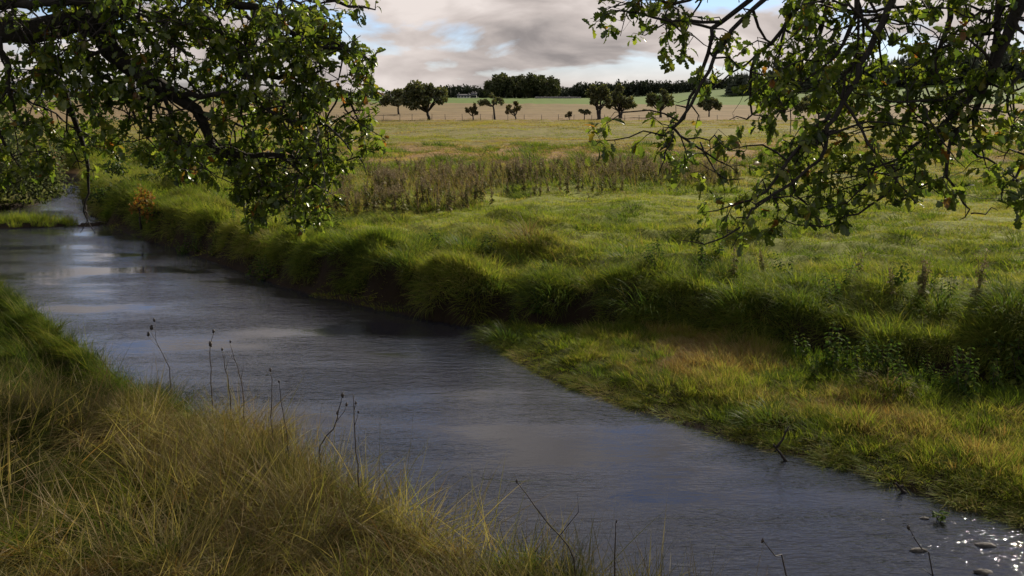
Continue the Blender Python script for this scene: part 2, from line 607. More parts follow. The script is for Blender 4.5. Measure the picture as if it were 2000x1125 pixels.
def water_mat():
    m, nt, out = new_mat('river_water')
    ge = nt.nodes.new('ShaderNodeNewGeometry')
    mp = nt.nodes.new('ShaderNodeMapping')
    mp.inputs['Rotation'].default_value = (0, 0, math.radians(-12))
    mp.inputs['Scale'].default_value = (1.0, 2.6, 1.0)
    nt.links.new(ge.outputs['Position'], mp.inputs['Vector'])
    n1 = nt.nodes.new('ShaderNodeTexNoise')
    n1.inputs['Scale'].default_value = 3.2
    n1.inputs['Detail'].default_value = 4
    n1.inputs['Distortion'].default_value = 0.6
    n2 = nt.nodes.new('ShaderNodeTexNoise')
    n2.inputs['Scale'].default_value = 11.0
    n2.inputs['Detail'].default_value = 3
    n3 = nt.nodes.new('ShaderNodeTexNoise')       # smooth and ruffled stretches
    n3.inputs['Scale'].default_value = 0.45
    n3.inputs['Detail'].default_value = 3
    for n in (n1, n2):
        nt.links.new(mp.outputs[0], n.inputs['Vector'])
    mp3 = nt.nodes.new('ShaderNodeMapping')            # drawn out along the current
    mp3.inputs['Rotation'].default_value = (0, 0, math.radians(50))
    mp3.inputs['Scale'].default_value = (0.8, 2.2, 1.0)
    nt.links.new(ge.outputs['Position'], mp3.inputs['Vector'])
    nt.links.new(mp3.outputs[0], n3.inputs['Vector'])
    h = math_node(nt, 'ADD', n1.outputs['Fac'], math_node(nt, 'MULTIPLY', n2.outputs['Fac'], 0.55))
    mr = nt.nodes.new('ShaderNodeMapRange')
    mr.inputs['From Min'].default_value = 0.38
    mr.inputs['From Max'].default_value = 0.62
    mr.inputs['To Min'].default_value = 0.05
    mr.inputs['To Max'].default_value = 0.95
    nt.links.new(n3.outputs['Fac'], mr.inputs['Value'])
    b = nt.nodes.new('ShaderNodeBump')
    b.inputs['Distance'].default_value = 0.022
    nt.links.new(mr.outputs[0], b.inputs['Strength'])
    nt.links.new(h, b.inputs['Height'])
    fr = nt.nodes.new('ShaderNodeFresnel')
    fr.inputs['IOR'].default_value = 1.33
    nt.links.new(b.outputs[0], fr.inputs['Normal'])
    gl = nt.nodes.new('ShaderNodeBsdfGlossy')
    gl.inputs['Roughness'].default_value = 0.025
    gl.inputs['Color'].default_value = (0.95, 0.97, 1.0, 1)
    nt.links.new(b.outputs[0], gl.inputs['Normal'])
    tr = nt.nodes.new('ShaderNodeBsdfTransparent')
    tr.inputs['Color'].default_value = (0.62, 0.52, 0.36, 1)
    df = nt.nodes.new('ShaderNodeBsdfDiffuse')          # light scattered back by the silty water itself
    df.inputs['Color'].default_value = (0.075, 0.090, 0.125, 1)
    body = nt.nodes.new('ShaderNodeMixShader')
    body.inputs[0].default_value = 0.20
    nt.links.new(tr.outputs[0], body.inputs[1])
    nt.links.new(df.outputs[0], body.inputs[2])
    mx = nt.nodes.new('ShaderNodeMixShader')
    nt.links.new(fr.outputs[0], mx.inputs[0])
    nt.links.new(body.outputs[0], mx.inputs[1])
    nt.links.new(gl.outputs[0], mx.inputs[2])
    nt.links.new(mx.outputs[0], out.inputs['Surface'])
    return m


M_WATER = water_mat()

# ------------------------------------------------------------------ the lie of the land
far_px = [(2000, 1032), (1850, 985), (1700, 932), (1560, 892), (1400, 850), (1200, 785), (1080, 745), (990, 695), (948, 655)]
toe_px_up = [(930, 638), (850, 625), (700, 597), (560, 562), (450, 522), (330, 482), (240, 452), (205, 440), (176, 412), (166, 385), (162, 345)]
far_edge = [tuple(on_z(x, y)[:2]) for x, y in far_px]
toe_up = [tuple(on_z(x, y)[:2]) for x, y in toe_px_up]
far_ext = [(26, -16), (13, -4), (7.5, 2.2)]                    # downstream, off to the right
up_ext = [(-30, 50), (-60, 54), (-400, 90)]
near_top = [on_z(x, y, 0.72)[:2] for x, y in [(1320, 1220), (1180, 1150), (1000, 1085), (880, 1055), (760, 995), (620, 925), (520, 845), (400, 795), (250, 725), (100, 620), (0, 545)]]
near_edge = [(17, -16), (9, -6), (4.2, 0.2), (2.0, 3.0)] + [(p[0] + 0.30, p[1] + 0.26) for p in near_top] + \
            [(-10.5, 18.8), (-15.5, 22), (-17.5, 25), (-15.6, 28.6), (-14.9, 30.6), (-15.9, 35), (-19.4, 42), (-30, 46), (-60, 49), (-400, 84)]
W_POLY = far_ext + far_edge + toe_up + up_ext + near_edge[::-1]
W_BORD = W_POLY + [W_POLY[0]]
N_BORD = near_edge
N_POLY = near_edge + [(-3000, 84), (-3000, -800), (17, -800)]
toe_px_sp = [(2000, 800), (1850, 785), (1700, 765), (1580, 735), (1450, 695), (1300, 672), (1150, 660), (1000, 650)]
toe_sp = [tuple(on_z(x, y, 0.05)[:2]) for x, y in toe_px_sp]
F_BORD = [(40, -8), (16, 3), (9.5, 6.8)] + toe_sp + toe_up + up_ext
F_POLY = F_BORD + [(-3000, 90), (-3000, 4000), (4000, 4000), (4000, -8)]
ISLE = [tuple(on_z(x, y)[:2]) for x, y in [(-120, 448), (0, 447), (90, 444), (142, 441), (140, 436), (60, 434), (0, 436), (-120, 440)]]
BAR = [tuple(on_z(x, y)[:2]) for x, y in [(150, 443), (215, 441), (212, 437), (155, 438)]]


def H(x, y):
    x = np.asarray(x, float)
    y = np.asarray(y, float)
    dW = sdist(x, y, W_POLY, W_BORD)
    dN = sdist(x, y, N_POLY, N_BORD)
    dF = sdist(x, y, F_POLY, F_BORD)
    b1 = fbm(x * 1.1, y * 1.1, 3, 3) - 0.5
    b2 = fbm(x * 0.35, y * 0.35, 11, 2) - 0.5
    b3 = fbm(x * 2.3, y * 2.3, 21, 2) - 0.5
    z = -0.04 - 0.38 * sm(dW / 0.9)
    spit = 0.02 + 0.10 * sm(-dW / 0.7) + 0.12 * b1 * sm(-dW / 0.6) + 0.10 * sm(-dW / 2.5)
    near = 0.60 * sm(dN / 0.36) + 0.72 * sm((dN - 0.3) / 3.8) - 0.42 * sm((y - 7.4) / 1.6) * sm((dN - 0.1) / 0.5) + 0.50 * b1 * sm(dN / 1.0) + 0.26 * b3 * sm(dN / 0.8)
    lip = np.exp(-((dF - 0.9) / 0.9) ** 2)
    amp = 0.22 + 0.75 * np.exp(-np.maximum(dF, 0) / 3.0)
    far = (0.62 + 0.35 * b2) * sm((dF + 0.9 * b1 - 0.12) / 0.40) + 0.18 * sm(dF / 9.0) + lip * 0.05
    far = far + amp * b1 * sm(dF / 0.7) * np.clip(1.2 - y / 120, 0.2, 1) + 0.18 * b3 * sm(dF / 0.6) * np.exp(-np.maximum(dF, 0) / 9)
    far = far + 0.55 * (fbm(x * 0.03, y * 0.05, 31, 2) - 0.5) * sm((y - 30) / 50)
    far = far + 6.4 * sm((y - 175) / 300) + 5 * sm((y - 480) / 600) + 16 * sm((y - 330) / 260) * sm((x - 40) / 260)
    far = far + 2.6 * (fbm(x * 0.008 + 3, y * 0.007, 33, 2) - 0.5) * sm((y - 170) / 80)
    z = np.where(dW > 0, z, np.where(dF > 0, np.maximum(far, 0.05), np.where(dN > 0, np.maximum(near, 0.02), spit)))
    # green islet and the little bar of sand upstream
    dI = sdist(x, y, ISLE, ISLE + ISLE[:1])
    z = np.where(dI > 0, 0.12 * sm(dI / 0.4) + 0.02, z)
    dB = sdist(x, y, BAR, BAR + BAR[:1])
    z = np.where(dB > 0, np.maximum(z, 0.03 + 0.08 * sm(dB / 0.3)), z)
    return z


def h1(x, y):
    return float(H(np.array([x]), np.array([y]))[0])


def ground_at(px, py):
    d = ray(px, py)
    t = np.concatenate([np.linspace(2, 60, 1500), np.linspace(60, 1500, 3000)])
    P = CAM[None] + d[None] * t[:, None]
    below = np.nonzero(P[:, 2] < np.maximum(H(P[:, 0], P[:, 1]), 0))[0]
    k = below[0] if len(below) else -1
    p = P[k].copy()
    p[2] = h1(p[0], p[1])
    return p


def axis(lo, hi, step, out_lo, out_hi, g=1.09):
    a = list(np.arange(lo, hi + 1e-6, step))
    s, v, r = step, hi, []
    while v < out_hi:
        s *= g
        v += s
        r.append(v)
    s, v, l = step, lo, []
    while v > out_lo:
        s *= g
        v -= s
        l.append(v)
    return np.array(l[::-1] + a + r)


xs = axis(-11, 9, 0.085, -1500, 1500)
ys = axis(0.5, 20, 0.085, -60, 2400, 1.06)
GX, GY = np.meshgrid(xs, ys)
GZ = H(GX.ravel(), GY.ravel()).reshape(GX.shape)
V = np.stack([GX.ravel(), GY.ravel(), GZ.ravel()], 1)
ny, nx = GX.shape
ii = (np.arange(ny - 1)[:, None] * nx + np.arange(nx - 1)[None, :]).ravel()
Q = np.stack([ii, ii + 1, ii + nx + 1, ii + nx], 1)
cx = V[Q].mean(1)[:, 0]
cy = V[Q].mean(1)[:, 1]
STUB0 = 166.0
edge2 = 335 - 0.12 * cx + 50 * (fbm(cx * 0.012, cx * 0 + 3, 95, 2) - 0.5)
zone = np.where(cy < STUB0, 0, np.where((cy < edge2), 1, 2))


def sub_mesh(name, mask, mat):
    q = Q[mask]
    u, inv = np.unique(q, return_inverse=True)
    return new_mesh(name, V[u], inv.reshape(-1, 4), mat, True)


for zi, nm, mt in ((0, 'ground', M_GROUND), (1, 'stubble_field', M_STUB), (2, 'pasture_field', M_PAST)):
    tag(add(nm, sub_mesh(nm, zone == zi, mt)), kind='structure')

# the river
wx = axis(-24, 12, 0.5, -420, 40, 1.2)
wy = axis(-2, 45, 0.5, -30, 100, 1.2)
WX, WY = np.meshgrid(wx, wy)
wv = np.stack([WX.ravel(), WY.ravel(), np.zeros(WX.size)], 1)
wi = (np.arange(len(wy) - 1)[:, None] * len(wx) + np.arange(len(wx) - 1)[None, :]).ravel()
wq = np.stack([wi, wi + 1, wi + len(wx) + 1, wi + len(wx)], 1)
wc = wv[wq].mean(1)
keep = sdist(wc[:, 0], wc[:, 1], W_POLY, W_BORD) > -1.0
wq = wq[keep]
u, inv = np.unique(wq, return_inverse=True)
tag(add('river', new_mesh('river', wv[u], inv.reshape(-1, 4), M_WATER, True)), kind='structure')

# distant hills
def hill(name, x0, x1, y, hmax, seed, mat):
    n = 60
    x = np.linspace(x0, x1, n)
    prof = np.sin(np.linspace(0, np.pi, n)) ** 0.8 * hmax * (0.65 + 0.6 * fbm(x / (x1 - x0) * 5 + seed, x * 0 + seed, seed, 3))
    vs = []
    for k, (dy, f) in enumerate([(-500, 0.0), (-250, 0.55), (-80, 0.9), (60, 1.0), (400, 0.8), (900, 0.0)]):
        vs.append(np.stack([x, np.full(n, y + dy), prof * f - 6], 1))
    v = np.vstack(vs)
    i = (np.arange(5)[:, None] * n + np.arange(n - 1)[None, :]).ravel()
    tag(add(name, new_mesh(name, v, np.stack([i, i + 1, i + n + 1, i + n], 1), mat, True)), kind='structure')


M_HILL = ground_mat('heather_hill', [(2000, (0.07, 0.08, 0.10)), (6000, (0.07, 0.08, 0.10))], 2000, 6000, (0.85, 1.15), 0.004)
hill('hill', -2600, -900, 3600, 105, 5, M_HILL)
hill('hill', 300, 2600, 3400, 95, 9, M_HILL)


# ------------------------------------------------------------------ grass
class Blades:
    def __init__(self):
        self.V, self.F, self.n = [], [], 0

    def add(self, root, d, length, width, lean, droop, seg=4, r=rng):
        """one curved blade: d = horizontal lean direction, lean start angle, droop extra bend"""
        t = np.linspace(0, 1, seg + 1)
        ang = lean + droop * t ** 1.3
        ds = length / seg
        hx = np.concatenate([[0], np.cumsum(np.sin(ang[:-1]) * ds)])
        hz = np.concatenate([[0], np.cumsum(np.cos(ang[:-1]) * ds)])
        side = np.array([-d[1], d[0], 0.0])
        tw = r.normal(0, 0.5)
        side = side * math.cos(tw) + np.array([d[0], d[1], 0]) * math.sin(tw)
        c = np.array(root)[None] + np.stack([d[0] * hx, d[1] * hx, hz], 1)
        w = width * 0.5 * np.array([0.8] + [1 - (k / seg) ** 1.6 for k in range(1, seg)])
        a = c[:-1] - side * w[:, None]
        b = c[:-1] + side * w[:, None]
        v = np.empty((2 * seg + 1, 3))
        v[0:2 * seg:2] = a
        v[1:2 * seg:2] = b
        v[-1] = c[-1]
        f = []
        for k in range(seg - 1):
            f.append((2 * k, 2 * k + 1, 2 * k + 3))
            f.append((2 * k, 2 * k + 3, 2 * k + 2))
        f.append((2 * seg - 2, 2 * seg - 1, 2 * seg))
        self.V.append(v)
        self.F.append(np.array(f) + self.n)
        self.n += len(v)

    def mesh(self, name, mat=None):
        return new_mesh(name, np.vstack(self.V), np.vstack(self.F), mat or M_GRASS)


def clump(name, n, rad, lmin, lmax, wid, lean, droop, wind=0.5, seg=4, lr=(0.3, 1.6), mat=None):
    b = Blades()
    for _ in range(n):
        a = rng.uniform(0, 2 * math.pi)
        r = rad * math.sqrt(rng.random())
        d = np.array([math.cos(a), math.sin(a)]) * (1 - wind) + np.array([-1.0, -0.1]) * wind + rng.normal(0, 0.25, 2)
        d /= np.linalg.norm(d) + 1e-6
        ln = rng.uniform(lmin, lmax)
        b.add((r * math.cos(a), r * math.sin(a), -0.02), d, ln, wid * rng.uniform(0.7, 1.3), lean * rng.uniform(*lr), droop * rng.uniform(0.5, 1.4), seg)
    return b.mesh(name, mat)


def proto_set(name, meshes):
    c = bpy.data.collections.new(name)
    for i, me in enumerate(meshes):
        o = bpy.data.objects.new('%s_%02d' % (name, i), me)
        c.objects.link(o)
    return c


P_MEADOW = proto_set('meadow_clump', [clump('mc%d' % i, 170, 0.30, 0.025, 0.075, 0.0075, 0.6, 0.9, 0.45, 3) for i in range(4)])
P_LONG = proto_set('long_clump', [clump('lc%d' % i, 130, 0.16, 0.14, 0.52, 0.0046, 1.0, 0.8, 0.5, 5, (0.65, 1.35), M_HAY) for i in range(6)])
P_OVER = proto_set('overhang_clump', [clump('oc%d' % i, 190, 0.26, 0.12, 0.34, 0.007, 0.65, 2.0, 0.35, 5) for i in range(4)])
P_REED = proto_set('reed_clump', [clump('rc%d' % i, 110, 0.16, 0.08, 0.30, 0.0056, 0.35, 0.8, 0.35, 4) for i in range(5)])
P_TUFT = proto_set('green_tuft', [clump('gt%d' % i, 90, 0.12, 0.08, 0.26, 0.0065, 0.35, 1.2, 0.4, 4) for i in range(4)])
P_STRAW = proto_set('straw_mat', [clump('sm%d' % i, 40, 0.25, 0.25, 0.60, 0.0045, 1.25, 0.35, 0.35, 5, mat=M_HAY) for i in range(4)])
P_HAYTUFT = proto_set('hay_tuft', [clump('ht%d' % i, 90, 0.12, 0.08, 0.26, 0.0065, 0.5, 1.2, 0.4, 4, mat=M_HAY) for i in range(4)])
P_STALK = proto_set('stalk_clump', [clump('sc%d' % i, 9, 0.22, 0.35, 0.75, 0.004, 0.45, 0.55, 0.75, 6) for i in range(4)])


def lie(x, y, rz, rand=0.1, follow=0.8, e=0.12, comb=0.0):
    """Euler angles that set a clump on the slope and turn it by rz"""
    gx = (H(x + e, y) - H(x - e, y)) / (2 * e) * follow
    gy = (H(x, y + e) - H(x, y - e)) / (2 * e) * follow
    n = np.stack([np.clip(-gx, -1.2, 1.2) - comb + rng.normal(0, rand, len(x)), np.clip(-gy, -1.2, 1.2) + rng.normal(0, rand, len(x)), np.ones(len(x))], 1)
    n /= np.linalg.norm(n, axis=1)[:, None]
    X = np.stack([np.cos(rz), np.sin(rz), np.zeros(len(x))], 1)
    X = X - (X * n).sum(1)[:, None] * n
    X /= np.linalg.norm(X, axis=1)[:, None]
    Y = np.cross(n, X)
    return np.stack([np.arctan2(Y[:, 2], n[:, 2]), -np.arcsin(np.clip(X[:, 2], -1, 1)), np.arctan2(X[:, 1], X[:, 0])], 1)


def scatter(name, protos, nproto, P, scl, tint, rz, tilt=None, label=None, cat=None, parent=None):
    n = len(P)
    me = bpy.data.meshes.new(name)
    me.vertices.add(n)
    me.vertices.foreach_set('co', np.asarray(P, np.float32).ravel())
    rot = np.asarray(rz if tilt is None else tilt, np.float32)
    if rot.ndim == 1:
        rot = np.stack([rot * 0, rot * 0, rot], 1)
    rot = np.ascontiguousarray(rot)
    scl = np.asarray(scl, np.float32)
    if scl.ndim == 1:
        scl = np.repeat(scl[:, None], 3, 1)
    for nm, ty, arr in (('rot', 'FLOAT_VECTOR', rot), ('scl', 'FLOAT_VECTOR', scl)):
        a = me.attributes.new(nm, ty, 'POINT')
        a.data.foreach_set('vector', arr.ravel())
    a = me.attributes.new('idx', 'INT', 'POINT')
    a.data.foreach_set('value', rng.integers(0, nproto, n).astype(np.int32))
    a = me.attributes.new('tint', 'FLOAT', 'POINT')
    a.data.foreach_set('value', np.asarray(tint, np.float32))
    me.update()
    o = add(name, me, parent)
    ng = bpy.data.node_groups.new(name + '_scatter', 'GeometryNodeTree')
    ng.interface.new_socket('Geometry', in_out='INPUT', socket_type='NodeSocketGeometry')
    ng.interface.new_socket('Geometry', in_out='OUTPUT', socket_type='NodeSocketGeometry')
    gi = ng.nodes.new('NodeGroupInput')
    go = ng.nodes.new('NodeGroupOutput')
    ip = ng.nodes.new('GeometryNodeInstanceOnPoints')
    ci = ng.nodes.new('GeometryNodeCollectionInfo')
    ci.inputs['Collection'].default_value = protos
    ci.inputs['Separate Children'].default_value = True
    ci.inputs['Reset Children'].default_value = True
    ip.inputs['Pick Instance'].default_value = True
    ng.links.new(gi.outputs[0], ip.inputs['Points'])
    ng.links.new(ci.outputs[0], ip.inputs['Instance'])
    for nm, ty, sock in (('rot', 'FLOAT_VECTOR', 'Rotation'), ('scl', 'FLOAT_VECTOR', 'Scale'), ('idx', 'INT', 'Instance Index')):
        na = ng.nodes.new('GeometryNodeInputNamedAttribute')
        na.data_type = ty
        na.inputs['Name'].default_value = nm
        ng.links.new(na.outputs['Attribute'], ip.inputs[sock])
    ng.links.new(ip.outputs[0], go.inputs[0])
    md = o.modifiers.new('scatter', 'NODES')
    md.node_group = ng
    if label:
        tag(o, label, cat, kind='stuff')
    return o


def frustum_pts(d0, d1, dens, margin=2.5, power=1.0):
    """points on the ground between two distances, inside the view and a little beyond"""
    wmax = d1 * 0.53 + margin
    n = int((d1 - d0) * 2 * wmax * dens)
    x = rng.uniform(-wmax, wmax, n)
    y = rng.uniform(d0, d1, n)
    k = np.abs(x) < y * 0.53 + margin
    return x[k], y[k]


def fields(x, y):
    return (sdist(x, y, W_POLY, W_BORD), sdist(x, y, N_POLY, N_BORD), sdist(x, y, F_POLY, F_BORD))


# -- near bank: long wispy hay, straw and green mixed, matted and combed to the left
x, y = rng.uniform(-9, 3.2, 15000), rng.uniform(1.0, 20, 15000)
dW, dN, dF = fields(x, y)
k = (dN > 0.02) & (np.abs(x) < y * 0.53 + 2.0) & (rng.random(len(x)) < np.clip(9.0 / y, 0.35, 1))
x, y, dN = x[k], y[k], dN[k]
z = H(x, y)
pt = fbm(x * 1.5, y * 1.5, 41, 3)
tint = np.clip(0.24 + 0.60 * sm((pt - 0.38) / 0.16) + 0.3 * (pt - 0.5) + rng.normal(0, 0.11, len(x)) - 0.12 * np.exp(-dN / 0.4) - 0.6 * sm((y - 6.8) / 1.2), 0.0, 1.0)  # tint drops beyond the near mound: shade put into the grass colour
swirl = 3.4 * (fbm(x * 0.7, y * 0.7, 45, 2) - 0.5) + rng.normal(0, 0.35, len(x))
hs = 0.10 + 0.85 * fbm(x * 1.3, y * 1.3, 43, 2)
hs = hs * rng.uniform(0.75, 1.2, len(x))
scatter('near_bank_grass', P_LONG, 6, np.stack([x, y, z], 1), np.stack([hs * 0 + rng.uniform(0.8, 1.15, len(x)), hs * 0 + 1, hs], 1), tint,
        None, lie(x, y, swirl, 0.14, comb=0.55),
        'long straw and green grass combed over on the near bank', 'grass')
# green tufts and flattened straw on top of it
x, y = rng.uniform(-9, 3.2, 6500), rng.uniform(1.0, 20, 6500)
dW, dN, dF = fields(x, y)
k = (dN > 0.05) & (np.abs(x) < y * 0.53 + 2.0) & (fbm(x * 1.1, y * 1.1, 47, 2) > 0.56)
x, y = x[k], y[k]
scatter('near_bank_tufts', P_HAYTUFT, 4, np.stack([x, y, H(x, y) + 0.02], 1), rng.uniform(0.5, 1.05, len(x)), rng.uniform(0.05, 0.36, len(x)), None, lie(x, y, rng.normal(0, 0.6, len(x)), 0.2, comb=0.6),
        'fresh green tufts among the hay on the near bank', 'grass')
x, y = rng.uniform(-9, 3.2, 5200), rng.uniform(1.0, 13, 5200)
dW, dN, dF = fields(x, y)
k = (dN > 0.15) & (np.abs(x) < y * 0.53 + 2.0) & (fbm(x * 0.8, y * 0.8, 49, 2) > 0.47) & (y < 7.4)
x, y = x[k], y[k]
scatter('near_bank_straw', P_STRAW, 4, np.stack([x, y, H(x, y) + 0.10], 1), rng.uniform(0.6, 1.1, len(x)), rng.uniform(0.55, 0.86, len(x)), None, lie(x, y, rng.normal(0, 1.1, len(x)), 0.25),
        'pale flattened straw lying over the near bank', 'grass')
# tall thin stalks over the near edge
x, y = rng.uniform(-9, 3.2, 9000), rng.uniform(1.5, 19, 9000)
dW, dN, dF = fields(x, y)
k = (dN > 0.02) & (dN < 1.0) & (rng.random(len(x)) < 0.30) & (np.abs(x) < y * 0.53 + 1.5)
x, y = x[k], y[k]
scatter('near_bank_stalks', P_STALK, 4, np.stack([x, y, H(x, y)], 1), rng.uniform(0.5, 0.95, len(x)), np.where(y < 6.5, rng.uniform(0.0, 0.5, len(x)), rng.uniform(0.05, 0.6, len(x))), rng.normal(0, 0.4, len(x)), None,
        'thin grass stalks leaning over the near water edge', 'grass')

# -- meadow
SETS = []
for d0, d1, dens, sc, zsc in ((8.0, 15, 24, 1.0, 1.0), (15, 24, 14, 1.25, 1.05), (24, 40, 5, 1.9, 1.15), (40, 80, 1.0, 3.2, 1.3), (80, 166, 0.2, 6.0, 1.7)):
    x, y = frustum_pts(d0, d1, dens)
    dW, dN, dF = fields(x, y)
    k = dF > 0.1
    x, y, dF = x[k], y[k], dF[k]
    pt = fbm(x * 0.45, y * 0.45, 51, 3)
    pl = fbm(x * 0.08, y * 0.16, 55, 2)
    tint = 0.42 + 0.06 * sm((y - 14) / 8) + 0.5 * (pt - 0.5) + 0.55 * (pl - 0.5) * sm((y - 14) / 20) + rng.normal(0, 0.06, len(x))
    tint = tint + 0.18 * sm((y - 26) / 12) + 0.30 * np.exp(-((y - 50) / 10) ** 2) - 0.10 * sm((y - 66) / 12) + 0.14 * sm((y - 80) / 30) + 0.04 * sm((y - 36) / 6)
    s = sc * rng.uniform(0.8, 1.2, len(x))
    hh = rng.uniform(0.7, 1.2, len(x)) * (0.7 + 0.8 * fbm(x * 0.8, y * 0.8, 57, 2)) * zsc
    SETS.append((x, y, np.stack([s, s, hh], 1), tint))
x = np.concatenate([a[0] for a in SETS])
y = np.concatenate([a[1] for a in SETS])
scl = np.vstack([a[2] for a in SETS])
tint = np.clip(np.concatenate([a[3] for a in SETS]), 0.05, 0.92)
scatter('meadow_grass', P_MEADOW, 4, np.stack([x, y, H(x, y)], 1), scl, tint, None, lie(x, y, rng.normal(0, 0.7, len(x)), 0.06),
        'short green grass across the meadow behind the river', 'grass')

# -- small darker tufts that make the meadow lumpy
x, y = frustum_pts(9, 60, 4.2)
dW, dN, dF = fields(x, y)
k = (dF > 0.6) & (rng.random(len(x)) < np.clip(18 / y, 0.2, 1) * (fbm(x * 0.5, y * 0.5, 59, 2) > 0.46) * 0.8)
x, y = x[k], y[k]
s = rng.uniform(0.7, 1.5, len(x)) * np.clip(y / 20, 1, 2)
scatter('meadow_tufts', P_TUFT, 4, np.stack([x, y, H(x, y)], 1), np.stack([s * 1.5, s * 1.2, s * 0.7], 1), rng.uniform(0.06, 0.36, len(x)), None, lie(x, y, rng.normal(0, 0.5, len(x)), 0.1),
        'small dark tufts dotted over the meadow', 'grass')

# -- far bank: lush tufts tumbling over the lip towards the water
x, y = frustum_pts(7.5, 45, 40, 2.0)
dW, dN, dF = fields(x, y)
pb = fbm(x * 0.7, y * 0.7, 61, 2)
pr = np.where(dF < 1.1, 0.95, 0.5 * np.exp(-(dF - 1.0) / 2.5) * (pb > 0.52)) * np.clip(17 / y, 0.25, 1)
zz = H(x, y)
k = (dF > -0.1) & (zz > 0.26) & (dF < 7) & (rng.random(len(x)) < pr)
x, y, dF = x[k], y[k], dF[k]
tint = np.clip(0.36 + 0.5 * (fbm(x * 0.6, y * 0.6, 63, 2) - 0.5) + rng.normal(0, 0.05, len(x)), 0.10, 0.6)
s = rng.uniform(0.7, 1.15, len(x)) * np.clip(y / 18, 1.0, 1.6) * (0.6 + 0.8 * fbm(x * 0.9, y * 0.9, 65, 2))
scatter('far_bank_grass', P_OVER, 4, np.stack([x, y, H(x, y) + 0.02], 1), s * 0.92, tint, None, lie(x, y, 0.3 + 2.4 * (fbm(x * 0.5, y * 0.5, 67, 2) - 0.5) + rng.normal(0, 0.25, len(x)), 0.1, 0.6),
        'lush green grass tumbling over the lip of the far bank', 'grass')
# pale stalks over the far bank
x, y = frustum_pts(9, 34, 4, 1.5)
dW, dN, dF = fields(x, y)
k = (dF > 0.05) & (dF < 3.5) & (rng.random(len(x)) < 0.22)
x, y = x[k], y[k]
scatter('far_bank_stalks', P_STALK, 4, np.stack([x, y, H(x, y)], 1), rng.uniform(0.5, 1.0, len(x)), rng.uniform(0.45, 0.8, len(x)), rng.normal(0, 0.35, len(x)), None,
        'pale dry stalks leaning from the far bank', 'grass')

# -- low marshy spit
x, y = rng.uniform(-2, 9, 10500), rng.uniform(3.5, 13.5, 10500)
dW, dN, dF = fields(x, y)
k = (dW < 0.10 * vnoise(x * 3, y * 3, 77)) & (dN < 0) & (dF < 0.25) & (np.abs(x) < y * 0.53 + 2)
x, y, dW, dF = x[k], y[k], dW[k], dF[k]
z = np.maximum(H(x, y), -0.05)
pt = fbm(x * 0.8, y * 0.8, 71, 3)
tint = np.clip(0.31 + 0.10 * np.exp(dW / 0.25) + 0.46 * sm((-dW - 0.35) / 0.7) * sm((pt - 0.48) / 0.16) - 0.20 * sm((-dW - 1.6) / 0.7) * (dF > -0.8) + 0.45 * (pt - 0.5) + rng.normal(0, 0.12, len(x)), 0.1, 0.95)
hh = 0.48 * rng.uniform(0.5, 1.2, len(x)) * (0.35 + 0.7 * sm(-dW / 0.7)) * (0.2 + 1.5 * fbm(x * 1.4, y * 1.4, 73, 2))
s = rng.uniform(0.7, 1.1, len(x))
scatter('spit_grass', P_REED, 5, np.stack([x, y, z], 1), np.stack([s, s, hh], 1), tint, None, lie(x, y, 4.0 * (fbm(x * 0.9, y * 0.9, 75, 2) - 0.5) + rng.normal(0, 0.6, len(x)), 0.14),
        'yellow green marsh grass with rusty patches on the low spit', 'grass')

x, y = rng.uniform(-2, 9, 1500), rng.uniform(5, 13.5, 1500)
dW, dN, dF = fields(x, y)
k = (dW < -0.3) & (dN < 0) & (dF < 0.1) & (np.abs(x) < y * 0.53 + 2) & (fbm(x * 0.9, y * 0.9, 79, 2) > 0.45)
x, y = x[k], y[k]
scatter('spit_tufts', P_TUFT, 4, np.stack([x, y, H(x, y)], 1), rng.uniform(0.5, 1.05, len(x)), rng.uniform(0.08, 0.5, len(x)), None, lie(x, y, rng.normal(0, 0.8, len(x)), 0.2),
        'scattered green tufts on the low spit', 'grass')

# -- islet upstream and left bank upstream
x, y = rng.uniform(-24, -8, 6000), rng.uniform(20, 46, 6000)
z = H(x, y)
dW, dN, dF = fields(x, y)
isl = in_poly(x, y, ISLE)
k = (isl | ((dN > 0) & (rng.random(len(x)) < 0.8)))
x, y, z, isl = x[k], y[k], z[k], isl[k]
scatter('islet_grass', P_REED, 4, np.stack([x, y, z], 1), rng.uniform(0.8, 1.4, len(x)), np.where(isl, 0.34, 0.28) + rng.normal(0, 0.05, len(x)), rng.uniform(0, 6.28, len(x)), None,
        'bright green grass on the islet and bank upstream', 'grass')

# ------------------------------------------------------------------ leaves
LST = np.array([(0.0, 0.015), (0.16, 0.13), (0.26, 0.09), (0.40, 0.25), (0.50, 0.15), (0.66, 0.31), (0.76, 0.20), (0.90, 0.20), (1.0, 0.0)])


def leaf_geo(st, curl=0.18, fold=0.35):
    """lobed leaf along +X, 1 long; folded at the midrib and curled"""
    n = len(st)
    mid = np.stack([st[:, 0], np.zeros(n), -curl * st[:, 0] ** 2], 1)
    lf = np.stack([st[:, 0], st[:, 1], -curl * st[:, 0] ** 2 + fold * st[:, 1]], 1)
    rt = lf * np.array([1, -1, 1])
    v = np.vstack([mid, lf, rt])
    t = []
    for k in range(n - 1):
        for off, flip in ((n, 0), (2 * n, 1)):
            a, b, c, d = k, k + 1, off + k + 1, off + k
            for tri in ((a, b, c), (a, c, d)):
                t.append(tri[::-1] if flip else tri)
    return v, np.array(t)


LEAFV = [leaf_geo(LST, c, f) for c, f in ((0.18, 0.35), (0.38, 0.2), (-0.12, 0.5), (0.6, 0.45))]
LEAFV_LOW = leaf_geo(np.array([(0, 0.02), (0.35, 0.26), (0.7, 0.3), (1, 0.0)]), 0.2, 0.3)


